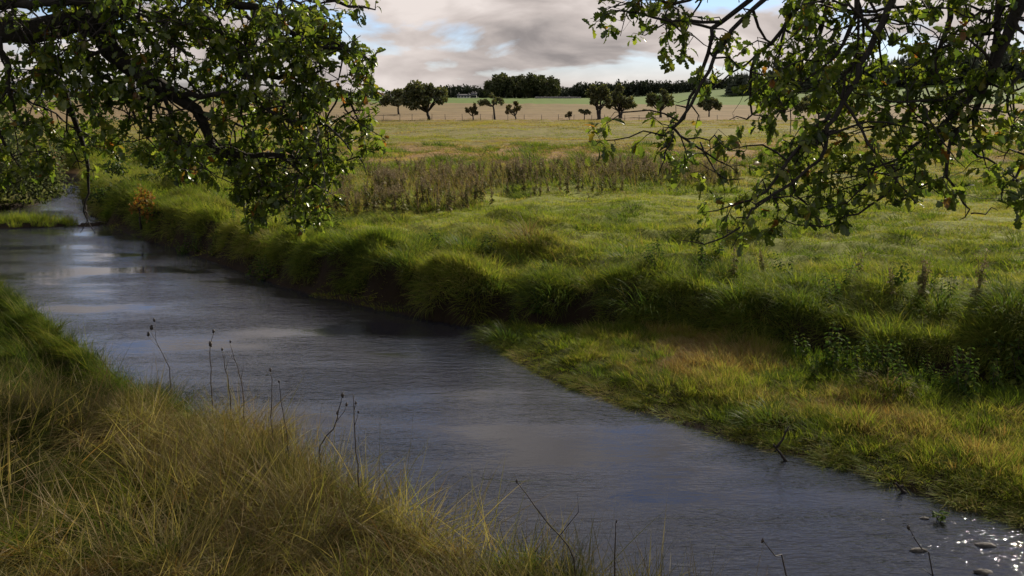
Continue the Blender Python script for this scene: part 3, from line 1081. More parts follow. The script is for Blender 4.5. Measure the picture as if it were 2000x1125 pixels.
def rot_from(dirs, nrm):
    X = dirs / (np.linalg.norm(dirs, axis=1)[:, None] + 1e-9)
    Z = nrm - (nrm * X).sum(1)[:, None] * X
    Z /= np.linalg.norm(Z, axis=1)[:, None] + 1e-9
    Y = np.cross(Z, X)
    return np.stack([X, Y, Z], 2)


def put_leaves(mb, pos, R, size, which):
    for w in np.unique(which):
        lv, lt = LEAFV_LOW if w < 0 else LEAFV[w]
        m = which == w
        v = np.einsum('nij,kj->nki', R[m], lv) * size[m][:, None, None] + pos[m][:, None, :]
        t = lt[None] + (np.arange(m.sum()) * len(lv))[:, None, None]
        mb.put(v.reshape(-1, 3), t.reshape(-1, 3))


def spray(mb, centre, rad, n, size, r, shell=0.35, low=True):
    """leaf sprays through an ellipsoid lobe"""
    d = r.normal(0, 1, (n, 3))
    d /= np.linalg.norm(d, axis=1)[:, None]
    rr = r.random(n) ** shell
    pos = np.asarray(centre) + d * rr[:, None] * np.asarray(rad)
    dirs = r.normal(0, 1, (n, 3)) + d * 0.6
    R = rot_from(dirs, r.normal(0, 0.7, (n, 3)) + d * 0.5 + np.array([0, 0, 0.6]))
    put_leaves(mb, pos, R, size * r.uniform(0.6, 1.3, n), np.full(n, -1))


LEAF_ME = [new_mesh('leaf', v, t, M_OAK, True) for v, t in LEAFV]


def px_line(pts, dep):
    """polyline traced in the picture, set at its own distances"""
    if np.isscalar(dep):
        dep = [dep] * len(pts)
    elif len(dep) == 2 and len(pts) != 2:
        dep = np.linspace(dep[0], dep[1], len(pts))
    return np.array([at_depth(p[0], p[1], d) for p, d in zip(pts, dep)])


def oak(name, loc, label, branches, gaps, bounds, trunk, extra, leaf_size, seed, twig_gap, twig_len, shoot_f, leaf_plus, show, cseed):
    r = np.random.default_rng(seed)
    root = empty(name, loc)
    loc = np.asarray(loc)
    tag(root, label, 'tree')
    # trunk and the limbs out of view
    mb = MB()
    p, rr = smooth_line(trunk[0], trunk[1], 0.2, 0.02, r)
    mb.tube(p - loc, rr, 12)
    add('trunk', mb.mesh('trunk', M_BARK, True), root)
    pos, dirs, size, low = [], [], [], []
    twigs = MB()

    def leafing(p, rr, gap, tl, dens, lowres, start=0.0):
        seg = np.linalg.norm(np.diff(p, axis=0), axis=1)
        s = np.concatenate([[0], np.cumsum(seg)])
        at = s[-1] * start + r.random() * gap
        while at < s[-1] + 1e-6:
            k = min(np.searchsorted(s, at), len(p) - 1)
            base = p[k]
            tan = p[min(k + 1, len(p) - 1)] - p[max(k - 1, 0)]
            tan /= np.linalg.norm(tan) + 1e-9
            side = r.normal(0, 1, 3)
            side -= side.dot(tan) * tan
            side /= np.linalg.norm(side) + 1e-9
            if rr[k] > 0.028:
                side[1] = abs(side[1]) + 0.3      # shoots on the thick limbs grow away behind them
            d = tan * r.uniform(0.1, 0.8) + side * r.uniform(0.5, 1.0) + np.array([0, 0, r.uniform(-0.45, 0.25)])
            d /= np.linalg.norm(d)
            ln = tl * r.uniform(0.35, 1.0)
            tip = base + d * ln
            mid = base + d * ln * 0.5 + r.normal(0, 0.03, 3) + np.array([0, 0, 0.02])
            u, v, f = project(tip)
            ok = lowres or bounds(u[0], v[0])
            if ok and not lowres:
                for gx, gy, ga, gb in gaps:
                    if ((u[0] - gx) / ga) ** 2 + ((v[0] - gy) / gb) ** 2 < 1:
                        ok = False
                        break
            if ok:
                tr = min(0.006, rr[k] * 0.7)
                twigs.tube(np.array([base, mid, tip]) - loc, [tr, tr * 0.7, tr * 0.35], 4, False)
                n = int((dens + leaf_plus if dens else 0) * r.uniform(0.6, 1.4))
                for q in range(n):
                    f = 1 - (0.3 if r.random() < 0.65 else 0.75) * r.random() ** 1.5
                    at_p = base + (tip - base) * f + r.normal(0, 0.012, 3)
                    ld = d * r.uniform(0.0, 0.9) + r.normal(0, 0.65, 3) + np.array([0, 0, -0.25])
                    pos.append(at_p)
                    dirs.append(ld)
                    size.append(leaf_size * r.uniform(0.5, 1.25) * (1.9 if lowres else 1))  # larger leaves on unseen limbs, to thicken the shade they cast
                    low.append(lowres)
            at += gap * r.uniform(0.6, 1.4)

    for pts, rad, opt in branches:
        p, rr = smooth_line(pts, rad, 0.10, 0.012, r)
        b = MB()
        b.tube(p - loc, rr, 9 if rr[0] > 0.03 else 6)
        add('branch', b.mesh('branch', M_BARK, True), root)
        leafing(p, rr, twig_gap * opt.get('gap', 1), twig_len * opt.get('len', 1), opt.get('n', 7), False, opt.get('start', 0))
        # side shoots with their own twigs
        for _ in range(int(opt.get('shoots', 0) * shoot_f)):
            k = r.integers(int(len(p) * 0.15), len(p))
            d = r.normal(0, 1, 3) * np.array([1, 0.9, 0.7]) + np.array([0, 0, -0.35])
            d /= np.linalg.norm(d)
            ln = r.uniform(0.3, 0.75) * opt.get('slen', 1)
            q = np.array([p[k], p[k] + d * ln * 0.5 + r.normal(0, 0.05, 3), p[k] + d * ln + np.array([0, 0, -0.12 * ln])])
            u, v, f = project(q[-1])
            if not bounds(u[0], v[0]):
                continue
            tr = min(0.011, rr[k] * 0.7)
            q, qr = smooth_line(q, [tr, tr * 0.7, tr * 0.35], 0.08, 0.01, r)
            twigs.tube(q - loc, qr, 5, False)
            leafing(q, qr, twig_gap * 0.75, twig_len * 0.75, opt.get('n', 7), False, 0.25)
    for pts, rad, gap in extra:
        p, rr = smooth_line(pts, rad, 0.25, 0.03, r)
        b = MB()
        b.tube(p - loc, rr, 9)
        add('limb', b.mesh('limb', M_BARK, True), root)
        if gap:
            leafing(p, rr, gap, 0.9, 16, True, 0.25)
    tag(add('twigs', twigs.mesh('twigs', M_TWIG), root), kind='stuff')
    pos, dirs, size, low = np.array(pos), np.array(dirs), np.array(size), np.array(low)
    # the stout boughs stay bare on their near side
    u, v, f = project(pos)
    drop = np.zeros(len(pos), bool)
    for bi in show:
        bp = branches[bi][0]
        bu, bv, bf = project(bp)
        pr_ = np.array(branches[bi][1]) / bf * FPX
        for q in range(len(bp) - 1):
            ax, ay, bx_, by_ = bu[q], bv[q], bu[q + 1], bv[q + 1]
            vx, vy = bx_ - ax, by_ - ay
            t = np.clip(((u - ax) * vx + (v - ay) * vy) / (vx * vx + vy * vy + 1e-9), 0, 1)
            dd = np.hypot(u - ax - t * vx, v - ay - t * vy)
            drop |= (dd < max(pr_[q], 4) + 6) & (f < max(bf[q], bf[q + 1]) + 0.1)
    drop &= r.random(len(pos)) < 0.8
    for gx, gy, ga, gb in gaps:
        drop |= (~low) & ((((u - gx) / (ga * 0.85)) ** 2 + ((v - gy) / (gb * 0.85)) ** 2) < 1) & (r.random(len(pos)) < 0.9)
    pos, dirs, size, low = pos[~drop], dirs[~drop], size[~drop], low[~drop]
    # the crown high over the bank, unseen, added to cut the sky fill
    cm = MB()
    for q in range(24):
        a = q * 2.4 + r.uniform(0, 0.5)
        rad_ = 5.6 * math.sqrt((q + 0.5) / 24)
        c = np.array([math.cos(a) * rad_, math.sin(a) * rad_, 8.4 + 2.6 * r.random() - 0.035 * rad_ ** 2])
        spray(cm, c, (1.7, 1.7, 1.2), 190, 0.26, r, 0.5)
    tag(add('crown', cm.mesh('crown', M_OAK), root), kind='stuff')
    nrm = r.normal(0, 0.55, pos.shape) + np.array([0, 0, 1.0])
    R = rot_from(dirs, nrm)
    which = np.where(low, -1, r.integers(0, len(LEAFV), len(pos)))
    u, v, f = project(pos)
    inview = (u > 0) & (u < 2000) & (v > 0) & (v < 1125) & (~low)
    score = np.where(inview, size / f, 0)
    top = np.argsort(-score)[:300]
    rest = np.ones(len(pos), bool)
    rest[top] = False
    mb = MB()
    put_leaves(mb, pos[rest] - loc, R[rest], size[rest], which[rest])
    tag(add('foliage', mb.mesh('foliage', M_OAK, True), root), kind='stuff')
    for k in top:
        o = bpy.data.objects.new('leaf', LEAF_ME[which[k]])
        COL.objects.link(o)
        o.parent = root
        M = Matrix([list(R[k][0] * size[k]) + [pos[k][0] - loc[0]], list(R[k][1] * size[k]) + [pos[k][1] - loc[1]],
                    list(R[k][2] * size[k]) + [pos[k][2] - loc[2]], [0, 0, 0, 1]])
        o.matrix_basis = M
    print('LEAVES', name, len(pos), int(inview.sum()))
    return root


LSHOW, RSHOW = (0,), (3,)
# left oak: stands on the near bank just out of the picture
TL = np.array([-8.3, 9.4, 0.0])
TL[2] = h1(TL[0], TL[1]) - 0.1
D = 8.6
LB = [
    (np.vstack([[TL + np.array([0.1, 0, 2.5])], [TL + np.array([1.6, -0.4, 2.95])], px_line([(-150, 66), (0, 60), (80, 57), (140, 42), (185, 52), (215, 95), (260, 135), (310, 165), (345, 190), (385, 215), (405, 260), (425, 293), (470, 302), (540, 302), (600, 309), (638, 287), (640, 258)], (8.6, 8.9))]),
     [0.2, 0.15, 0.12, 0.11, 0.105, 0.105, 0.10, 0.088, 0.075, 0.062, 0.055, 0.05, 0.042, 0.036, 0.027, 0.021, 0.015, 0.011, 0.006], dict(start=0.25, shoots=46, n=7)),
    (px_line([(185, 52), (215, 28), (255, -5), (300, -60)], (8.6, 8.9)), [0.07, 0.06, 0.055, 0.05], dict(shoots=8)),
    (px_line([(360, -80), (388, 20), (405, 68), (425, 100), (460, 135), (500, 150), (545, 148), (590, 146), (640, 165), (680, 200), (702, 236), (722, 272)], (9.2, 8.7)), [0.06, 0.055, 0.04, 0.034, 0.03, 0.026, 0.022, 0.02, 0.016, 0.012, 0.008, 0.004], dict(shoots=26)),
    (px_line([(392, 30), (440, 72), (465, 105), (480, 140), (500, 190)], (9.0, 8.4)), [0.04, 0.03, 0.024, 0.016, 0.008], dict(shoots=10)),
    (px_line([(400, -30), (440, 2), (500, 14), (545, 40), (580, 75), (625, 90), (690, 100), (725, 120)], (9.0, 8.6)), [0.045, 0.04, 0.032, 0.026, 0.02, 0.016, 0.011, 0.005], dict(shoots=22)),
    (px_line([(560, -40), (620, -12), (680, 5), (735, 20)], (9.0, 8.6)), [0.03, 0.022, 0.014, 0.006], dict(shoots=6, slen=0.5)),
    (px_line([(60, 60), (70, 105), (88, 135), (105, 158), (127, 172), (135, 210), (150, 250), (166, 290), (172, 330), (171, 375), (166, 412), (186, 456)], (8.9, 9.1)), [0.045, 0.042, 0.04, 0.036, 0.033, 0.03, 0.024, 0.02, 0.015, 0.01, 0.008, 0.003], dict(shoots=10, n=6, gap=1.4, len=0.8)),
    (px_line([(168, 400), (166, 430), (155, 455)], 9.1), [0.008, 0.005, 0.002], dict(n=0)),
    (px_line([(167, 412), (178, 428), (205, 436)], 9.1), [0.006, 0.004, 0.002], dict(n=0)),
    (px_line([(172, 310), (150, 318), (138, 326)], 9.1), [0.008, 0.005, 0.002], dict(n=0)),
    (px_line([(160, 60), (168, 100), (185, 140), (215, 155), (240, 180), (258, 215), (275, 250), (300, 290)], (8.8, 8.5)), [0.03, 0.028, 0.025, 0.022, 0.018, 0.013, 0.008, 0.004], dict(shoots=10)),
    (px_line([(0, 70), (12, 120), (20, 180), (30, 220), (55, 250), (75, 300)], (8.3, 8.6)), [0.03, 0.026, 0.02, 0.014, 0.009, 0.004], dict(shoots=12)),
    (px_line([(-60, 120), (-20, 200), (10, 280), (40, 330)], (8.3, 8.6)), [0.03, 0.02, 0.012, 0.004], dict(shoots=12)),
    (px_line([(-100, -10), (0, 8), (90, 5), (170, 10), (250, 20), (330, 45)], (8.4, 8.4)), [0.05, 0.045, 0.035, 0.025, 0.015, 0.006], dict(shoots=26)),
    (px_line([(215, 95), (150, 125), (90, 140), (30, 135)], (8.5, 8.1)), [0.02, 0.015, 0.01, 0.004], dict(shoots=9)),
    (px_line([(345, 190), (420, 182), (500, 205), (560, 232), (615, 240), (660, 262), (690, 300)], (8.7, 8.3)), [0.025, 0.022, 0.018, 0.014, 0.011, 0.008, 0.004], dict(shoots=20)),
    (px_line([(385, 215), (440, 235), (500, 260), (560, 262)], (8.7, 9.3)), [0.02, 0.015, 0.01, 0.004], dict(shoots=14)),
    (px_line([(425, 293), (455, 330), (470, 380), (485, 435)], (8.8, 8.9)), [0.018, 0.014, 0.009, 0.004], dict(shoots=18, gap=0.8)),
    (px_line([(470, 302), (510, 350), (560, 390), (600, 432)], (8.8, 8.6)), [0.018, 0.014, 0.009, 0.004], dict(shoots=18, gap=0.8)),
    (px_line([(540, 302), (590, 340), (630, 370), (645, 400)], (8.8, 8.6)), [0.015, 0.012, 0.008, 0.003], dict(shoots=14, gap=0.8)),
    (px_line([(600, 309), (650, 320), (700, 310), (715, 340)], (8.8, 8.6)), [0.012, 0.01, 0.007, 0.003], dict(shoots=6, slen=0.6)),
    (px_line([(310, 165), (330, 215), (350, 260), (380, 310), (420, 340)], (8.7, 8.4)), [0.022, 0.018, 0.014, 0.009, 0.004], dict(shoots=14)),
    (px_line([(260, 135), (290, 190), (300, 240), (330, 290), (345, 325)], (8.6, 9.1)), [0.022, 0.018, 0.014, 0.009, 0.004], dict(shoots=12)),
    (px_line([(470, 20), (520, 60), (560, 100), (600, 130)], (9.2, 8.9)), [0.02, 0.016, 0.01, 0.004], dict(shoots=12)),
    (px_line([(620, 70), (660, 90), (700, 140), (725, 180), (750, 205)], (8.9, 8.6)), [0.016, 0.013, 0.01, 0.007, 0.003], dict(shoots=10, slen=0.6)),
    (px_line([(-60, -45), (60, -25), (180, -20), (300, -15), (380, 10)], (8.3, 8.8)), [0.03, 0.025, 0.02, 0.014, 0.005], dict(shoots=22)),
    (px_line([(430, -40), (520, -10), (600, 15), (660, 50)], (8.6, 8.4)), [0.02, 0.016, 0.01, 0.004], dict(shoots=14)),
    (px_line([(250, 20), (290, 60), (340, 90), (380, 110)], (8.7, 8.4)), [0.02, 0.016, 0.01, 0.004], dict(shoots=8)),
]
LGAPS = [(198, 105, 20, 15), (282, 86, 18, 14), (384, 106, 28, 14), (557, 123, 14, 10), (461, 152, 18, 13), (640, 25, 14, 18), (222, 226, 28, 17), (257, 268, 19, 19),
         (303, 218, 15, 15), (614, 258, 17, 13), (537, 190, 10, 7), (340, 100, 18, 10), (150, 300, 14, 60), (250, 320, 30, 25), (700, 60, 26, 22), (230, 190, 10, 8), (640, 210, 12, 9), (575, 330, 16, 12), (520, 215, 10, 8), (120, 95, 20, 12), (60, 200, 16, 14), (440, 40, 14, 10), (560, 60, 16, 12), (330, 140, 16, 10), (470, 245, 14, 10), (680, 170, 12, 12), (640, 140, 12, 8), (410, 370, 20, 14), (120, 220, 14, 18)]
L_OUT = [(-400, -400), (760, -400), (748, 12), (732, 50), (705, 45), (716, 70), (735, 105), (742, 140), (738, 165), (768, 205), (735, 225), (766, 275), (745, 305), (722, 345), (700, 345), (680, 330), (662, 350), (662, 400), (640, 440), (600, 452), (520, 455), (478, 448), (462, 400), (440, 370), (390, 345), (330, 352), (270, 300), (245, 300), (235, 330), (195, 330), (185, 385), (160, 385), (140, 330), (110, 330), (60, 370), (-400, 420)]


def l_bounds(u, v):
    return bool(in_poly(np.array([u]), np.array([v]), L_OUT)[0])


l_extra = [
    ([TL + np.array([0, 0, 3.6]), TL + np.array([2.5, 0, 5.2]), TL + np.array([5.5, -0.2, 4.6]), at_depth(360, -80, 9.2)], [0.17, 0.14, 0.10, 0.06], 0.42),
    ([TL + np.array([0, 0, 4.4]), TL + np.array([1.5, 1.8, 6.4]), TL + np.array([4.2, 2.6, 7.2]), TL + np.array([7.0, 2.2, 6.6])], [0.15, 0.11, 0.07, 0.03], 0.40),
    ([TL + np.array([0, 0, 4.6]), TL + np.array([-1.8, 1.0, 6.6]), TL + np.array([-4.2, 1.8, 7.0])], [0.14, 0.1, 0.03], 0.45),
    ([TL + np.array([0, 0, 5.0]), TL + np.array([0.6, -1.6, 7.2]), TL + np.array([2.6, -2.6, 8.0])], [0.14, 0.1, 0.03], 0.45),
    ([at_depth(360, -80, 9.2), at_depth(440, -90, 9.1), at_depth(560, -40, 9.0)], [0.05, 0.04, 0.03], 0.6),
]
oak('oak_tree', TL, 'oak on the near bank, thick dark limb entering from the left edge', LB, LGAPS, l_bounds,
    ([TL, TL + np.array([0.05, 0, 1.2]), TL + np.array([0.0, 0.1, 3.0]), TL + np.array([0.1, 0, 5.2]), TL + np.array([0.2, 0.3, 7.4])], [0.50, 0.40, 0.34, 0.24, 0.10]),
    l_extra, 0.080, 11, 0.10, 0.26, 0.95, 2, LSHOW, 3)

# right oak: its trunk is behind the camera, boughs hang down in front from the top right
TR = np.array([6.2, -4.2, 0.0])
TR = np.array([4.6, -3.6, 0.0])
TR[2] = h1(TR[0], TR[1]) - 0.1
RB = [
    (px_line([(1500, -60), (1467, 0), (1404, 40), (1387, 71), (1369, 142), (1351, 191), (1329, 231), (1298, 262)], (6.7, 6.3)), [0.02, 0.018, 0.016, 0.014, 0.012, 0.01, 0.007, 0.004], dict(shoots=8)),
    (px_line([(1520, -60), (1489, 0), (1431, 53), (1369, 164), (1324, 240), (1318, 250), (1351, 276), (1404, 316), (1444, 338)], (6.5, 6.1)), [0.019, 0.017, 0.015, 0.012, 0.01, 0.009, 0.007, 0.005, 0.002], dict(shoots=8, n=6)),
    (px_line([(1600, -60), (1569, 0), (1529, 58), (1476, 107), (1462, 169), (1471, 222), (1455, 232), (1422, 232)], (6.8, 6.6)), [0.02, 0.017, 0.014, 0.011, 0.009, 0.007, 0.005, 0.002], dict(shoots=7, n=6)),
    (px_line([(1765, -80), (1742, 0), (1733, 31), (1693, 107), (1667, 156), (1622, 227), (1618, 267), (1600, 311), (1547, 356), (1476, 396), (1471, 413), (1449, 440), (1413, 467), (1378, 476), (1330, 467)], (6.2, 5.7)),
     [0.026, 0.023, 0.022, 0.019, 0.017, 0.015, 0.013, 0.011, 0.010, 0.008, 0.007, 0.006, 0.005, 0.004, 0.002], dict(shoots=15, n=6)),
    (px_line([(1620, 250), (1591, 270), (1547, 320), (1498, 369), (1431, 404), (1369, 413)], (6.05, 5.8)), [0.016, 0.014, 0.011, 0.008, 0.005, 0.002], dict(shoots=10)),
    (px_line([(2050, -80), (2000, 0), (1973, 67), (1942, 133), (1916, 187), (1876, 249), (1831, 284), (1787, 311), (1742, 322), (1653, 356)], (6.0, 6.3)), [0.042, 0.038, 0.033, 0.027, 0.022, 0.017, 0.013, 0.010, 0.007, 0.003], dict(shoots=16)),
    (px_line([(1965, -80), (1956, 0), (1951, 67), (1933, 147), (1893, 187), (1831, 249), (1787, 284), (1711, 329), (1644, 351)], (6.3, 6.0)), [0.024, 0.022, 0.02, 0.018, 0.016, 0.013, 0.010, 0.007, 0.003], dict(shoots=12)),
    (px_line([(1876, 249), (1853, 311), (1849, 342), (1884, 391), (1893, 409), (1876, 431)], (6.1, 5.9)), [0.013, 0.011, 0.009, 0.007, 0.005, 0.002], dict(shoots=2, n=4, gap=1.5)),
    (px_line([(1893, 409), (1920, 415), (1945, 405)], 5.9), [0.005, 0.004, 0.002], dict(n=7)),
    (px_line([(1865, -70), (1858, 0), (1844, 58), (1827, 111), (1804, 160), (1787, 204), (1760, 250)], (6.6, 6.4)), [0.022, 0.02, 0.017, 0.014, 0.01, 0.007, 0.003], dict(shoots=8, n=6)),
    (px_line([(1742, 322), (1752, 360), (1700, 400), (1653, 427), (1609, 440), (1556, 440), (1529, 422)], (6.1, 5.8)), [0.009, 0.008, 0.007, 0.006, 0.005, 0.004, 0.002], dict(shoots=9, n=7)),
    (px_line([(1404, 40), (1342, 44), (1276, 27), (1209, 27), (1158, 36)], (6.4, 6.2)), [0.012, 0.01, 0.008, 0.005, 0.002], dict(shoots=10, slen=0.55, gap=0.8)),
    (px_line([(1420, -30), (1342, -5), (1253, 0), (1190, 10)], (6.5, 6.2)), [0.012, 0.01, 0.007, 0.003], dict(shoots=10, slen=0.5, gap=0.8)),
    (px_line([(1298, 262), (1250, 258), (1200, 268), (1150, 284)], (6.3, 6.2)), [0.006, 0.005, 0.004, 0.002], dict(shoots=3, slen=0.35, n=8, gap=0.8)),
    (px_line([(1329, 231), (1270, 215), (1215, 222), (1180, 240)], (6.3, 6.1)), [0.006, 0.005, 0.004, 0.002], dict(shoots=3, slen=0.4, n=6)),
    (px_line([(1318, 250), (1300, 300), (1295, 330), (1280, 345)], (6.2, 6.1)), [0.006, 0.005, 0.004, 0.002], dict(shoots=4, slen=0.45, n=6)),
    (px_line([(1369, 280), (1390, 330), (1420, 350), (1455, 350)], (6.2, 6.0)), [0.006, 0.005, 0.004, 0.002], dict(shoots=5, slen=0.5, n=7)),
    (px_line([(1690, -60), (1670, 20), (1645, 90), (1612, 130), (1590, 160)], (6.4, 6.2)), [0.02, 0.016, 0.012, 0.008, 0.004], dict(shoots=12, gap=0.8)),
    (px_line([(1733, 31), (1700, 40), (1650, 50), (1600, 45), (1560, 30)], (6.2, 6.5)), [0.012, 0.01, 0.008, 0.005, 0.003], dict(shoots=12)),
    (px_line([(1693, 107), (1650, 140), (1610, 170), (1590, 200)], (6.2, 6.5)), [0.012, 0.01, 0.007, 0.003], dict(shoots=6)),
    (px_line([(1622, 227), (1590, 250), (1570, 290), (1545, 330)], (6.0, 6.2)), [0.012, 0.01, 0.007, 0.003], dict(shoots=8, slen=0.5, gap=0.7)),
    (px_line([(1942, 133), (1880, 185), (1810, 192), (1740, 196), (1675, 178)], (6.2, 6.0)), [0.014, 0.012, 0.009, 0.006, 0.003], dict(shoots=14)),
    (px_line([(1831, 249), (1770, 235), (1710, 245), (1665, 262)], (6.2, 6.5)), [0.012, 0.009, 0.006, 0.003], dict(shoots=11)),
    (px_line([(1916, 187), (1905, 240), (1915, 285), (1930, 330)], (6.2, 5.9)), [0.012, 0.009, 0.006, 0.003], dict(shoots=6, slen=0.5)),
    (px_line([(2040, 90), (1985, 160), (1975, 220), (1995, 260)], (6.2, 5.9)), [0.014, 0.011, 0.007, 0.003], dict(shoots=6, slen=0.6)),
    (px_line([(2060, 290), (2000, 330), (1965, 360), (1960, 390)], (6.0, 5.8)), [0.012, 0.01, 0.006, 0.003], dict(shoots=10, slen=0.6, gap=0.8)),
    (px_line([(1849, 342), (1790, 370), (1760, 395), (1735, 402)], (6.1, 5.9)), [0.008, 0.006, 0.005, 0.002], dict(shoots=6, slen=0.5)),
    (px_line([(1711, 329), (1690, 360), (1670, 385), (1640, 400)], (6.1, 5.9)), [0.008, 0.006, 0.005, 0.002], dict(shoots=8, slen=0.5)),
    (px_line([(1547, 356), (1560, 390), (1590, 410), (1620, 405)], (6.1, 5.9)), [0.008, 0.006, 0.005, 0.002], dict(shoots=8, slen=0.5)),
    (px_line([(2000, 0), (1960, 20), (1930, 60), (1900, 85)], (6.1, 6.3)), [0.014, 0.01, 0.007, 0.003], dict(shoots=5, slen=0.6)),
    (px_line([(1742, 0), (1780, 60), (1735, 83)], (6.3, 6.2)), [0.008, 0.006, 0.003], dict(shoots=2, slen=0.4, n=5, gap=1.3)),
    (px_line([(1471, 222), (1500, 232), (1515, 222)], (6.6, 6.5)), [0.005, 0.004, 0.002], dict(shoots=2, slen=0.3, n=8)),
    (px_line([(1520, -50), (1580, 5), (1640, 15), (1700, 25)], (6.5, 6.2)), [0.012, 0.01, 0.007, 0.003], dict(shoots=10, gap=0.8)),
    (px_line([(1640, -50), (1610, 40), (1580, 90), (1545, 110)], (6.4, 6.6)), [0.012, 0.01, 0.007, 0.003], dict(shoots=9, gap=0.8)),
    (px_line([(1990, -40), (1940, 20), (1880, 10), (1820, -5)], (6.4, 6.6)), [0.012, 0.01, 0.007, 0.003], dict(shoots=8, gap=0.8)),
    (px_line([(1455, 440), (1440, 465), (1430, 485)], (5.8, 5.75)), [0.004, 0.003, 0.002], dict(n=8)),
]
RGAPS = [(1731, 100, 24, 22), (1820, 52, 36, 26), (1505, 135, 20, 14), (1538, 240, 24, 30), (1470, 280, 36, 20), (1440, 210, 16, 30), (1560, 200, 16, 22), (1380, 110, 20, 18), (1330, 165, 25, 25),
         (1445, 120, 14, 18), (1690, 275, 14, 18), (1885, 330, 22, 26), (1960, 300, 24, 24), (1400, 370, 20, 12), (1830, 420, 40, 20), (1770, 120, 16, 14), (1905, 110, 14, 18), (1250, 330, 30, 30), (1240, 130, 40, 40), (1500, 400, 14, 10)]
R_OUT = [(1130, -400), (2500, -400), (2500, 430), (1990, 425), (1950, 415), (1930, 360), (1900, 345), (1905, 440), (1860, 440), (1840, 380), (1800, 405), (1740, 425), (1700, 430), (1600, 455), (1540, 450), (1470, 480), (1420, 492), (1330, 470), (1330, 350), (1265, 355), (1260, 290), (1180, 295), (1135, 285), (1180, 205), (1290, 190), (1330, 140), (1280, 140), (1290, 100), (1230, 85), (1160, 75), (1140, 40)]


def r_bounds(u, v):
    return bool(in_poly(np.array([u]), np.array([v]), R_OUT)[0])


a1 = np.array([4.9, 1.0, 6.3])
r_extra = [
    ([TR + np.array([0, 0, 3.6]), a1, np.array([4.4, 4.6, 5.2]), at_depth(2050, -80, 6.0)], [0.17, 0.13, 0.09, 0.05], 0.5),
    ([a1, np.array([3.6, 4.2, 5.6]), at_depth(1765, -80, 6.2)], [0.10, 0.07, 0.04], 0.6),
    ([np.array([3.6, 4.2, 5.6]), np.array([2.6, 5.6, 4.9]), at_depth(1500, -60, 6.7)], [0.06, 0.04, 0.02], 0.5),
    ([np.array([3.6, 4.2, 5.6]), np.array([3.8, 7.8, 5.8]), np.array([3.4, 13.2, 5.9])], [0.06, 0.045, 0.02], 0.13),  # this and the next two: unseen limbs added to shade the near bank
    ([np.array([3.8, 7.8, 5.6]), np.array([2.6, 10.0, 5.9]), np.array([0.6, 12.2, 5.9])], [0.04, 0.03, 0.02], 0.13),
    ([np.array([4.4, 4.6, 5.2]), np.array([5.0, 7.5, 5.8]), np.array([5.4, 13.0, 5.9])], [0.06, 0.045, 0.02], 0.13),
    ([TR + np.array([0, 0, 4.2]), np.array([2.6, -0.8, 6.8]), np.array([0.2, 1.6, 7.2]), np.array([-1.6, 3.6, 6.8])], [0.15, 0.11, 0.07, 0.03], 0.5),
    ([a1, np.array([4.6, 5.0, 7.0]), np.array([4.2, 9.4, 6.6])], [0.10, 0.07, 0.03], 0.45),  # also unseen, reaching sunward to shade the foreground
    ([TR + np.array([0, 0, 4.6]), np.array([7.2, -2.2, 6.8]), np.array([9.4, 0.4, 6.6])], [0.14, 0.1, 0.03], 0.5),
]
oak('oak_tree', TR, 'oak with slender leafy boughs hanging down from the top right', RB, RGAPS, r_bounds,
    ([TR, TR + np.array([0.0, 0, 1.2]), TR + np.array([0.1, 0.1, 3.0]), TR + np.array([0.1, 0, 5.2]), TR + np.array([0.0, 0.2, 7.2])], [0.52, 0.40, 0.34, 0.24, 0.10]),
    r_extra, 0.072, 23, 0.13, 0.19, 0.68, 2, RSHOW, 4)


# ------------------------------------------------------------------ trees, shrubs and weeds further off
def far_tree(name, px, py, wid, hgt, label, seed, lobes=9, lean=0.0, mat=None, trunk_f=0.28, leaf=0.55, n=320, flat=0.75, stems=1, group=None, depth=None):
    """broadleaved tree standing at a picture point; wid/hgt in metres"""
    r = np.random.default_rng(seed)
    p = ground_at(px, py) if depth is None else np.array([at_depth(px, py, depth)[0], depth, h1(at_depth(px, py, depth)[0], depth)])
    root = empty(name, p)
    tag(root, label, 'tree', group)
    mb = MB()
    crown = MB()
    tops = []
    lobes = int(lobes * 1.7)
    n = int(n * 0.6)
    for s in range(lobes):
        a = r.uniform(0, 2 * math.pi)
        q = r.random() ** 0.38
        c = np.array([math.cos(a) * q * wid * 0.42 + lean * hgt * r.uniform(0.3, 0.9), math.sin(a) * q * wid * 0.3,
                      hgt * (trunk_f + (1 - trunk_f) * (0.02 + 0.84 * (1 - 0.55 * q * q) * r.uniform(0.55, 1.0)))])
        rad = np.array([wid * r.uniform(0.06, 0.15), wid * r.uniform(0.08, 0.16), hgt * r.uniform(0.05, 0.11) * flat / 0.75])
        spray(crown, c, rad, n, leaf, r)
        tops.append(c)
    for k in range(stems):
        off = np.array([(k - (stems - 1) / 2) * 0.25, 0, 0])
        fork = np.array([lean * hgt * 0.25, 0, hgt * (trunk_f + 0.05)]) + off * 2
        tr = hgt * 0.035
        pp, rr = smooth_line([off * 0.6 + np.array([0, 0, -0.3]), off + np.array([lean * hgt * 0.08, 0, hgt * trunk_f * 0.55]), fork], [tr * 1.3, tr, tr * 0.8], 0.5, 0.03, r)
        mb.tube(pp, rr, 8)
        for c in tops[k::stems]:
            mid = fork * 0.5 + c * 0.5 + r.normal(0, 0.15, 3)
            pp, rr = smooth_line([fork, mid, c], [tr * 0.5, tr * 0.35, tr * 0.12], 0.6, 0.05, r)
            mb.tube(pp, rr, 5, False)
    add('trunk', mb.mesh('trunk', M_BARK, True), root)
    add('crown', crown.mesh('crown', mat or M_TREE), root)
    return root


def shift_line(px):
    return 162 * px / FPX


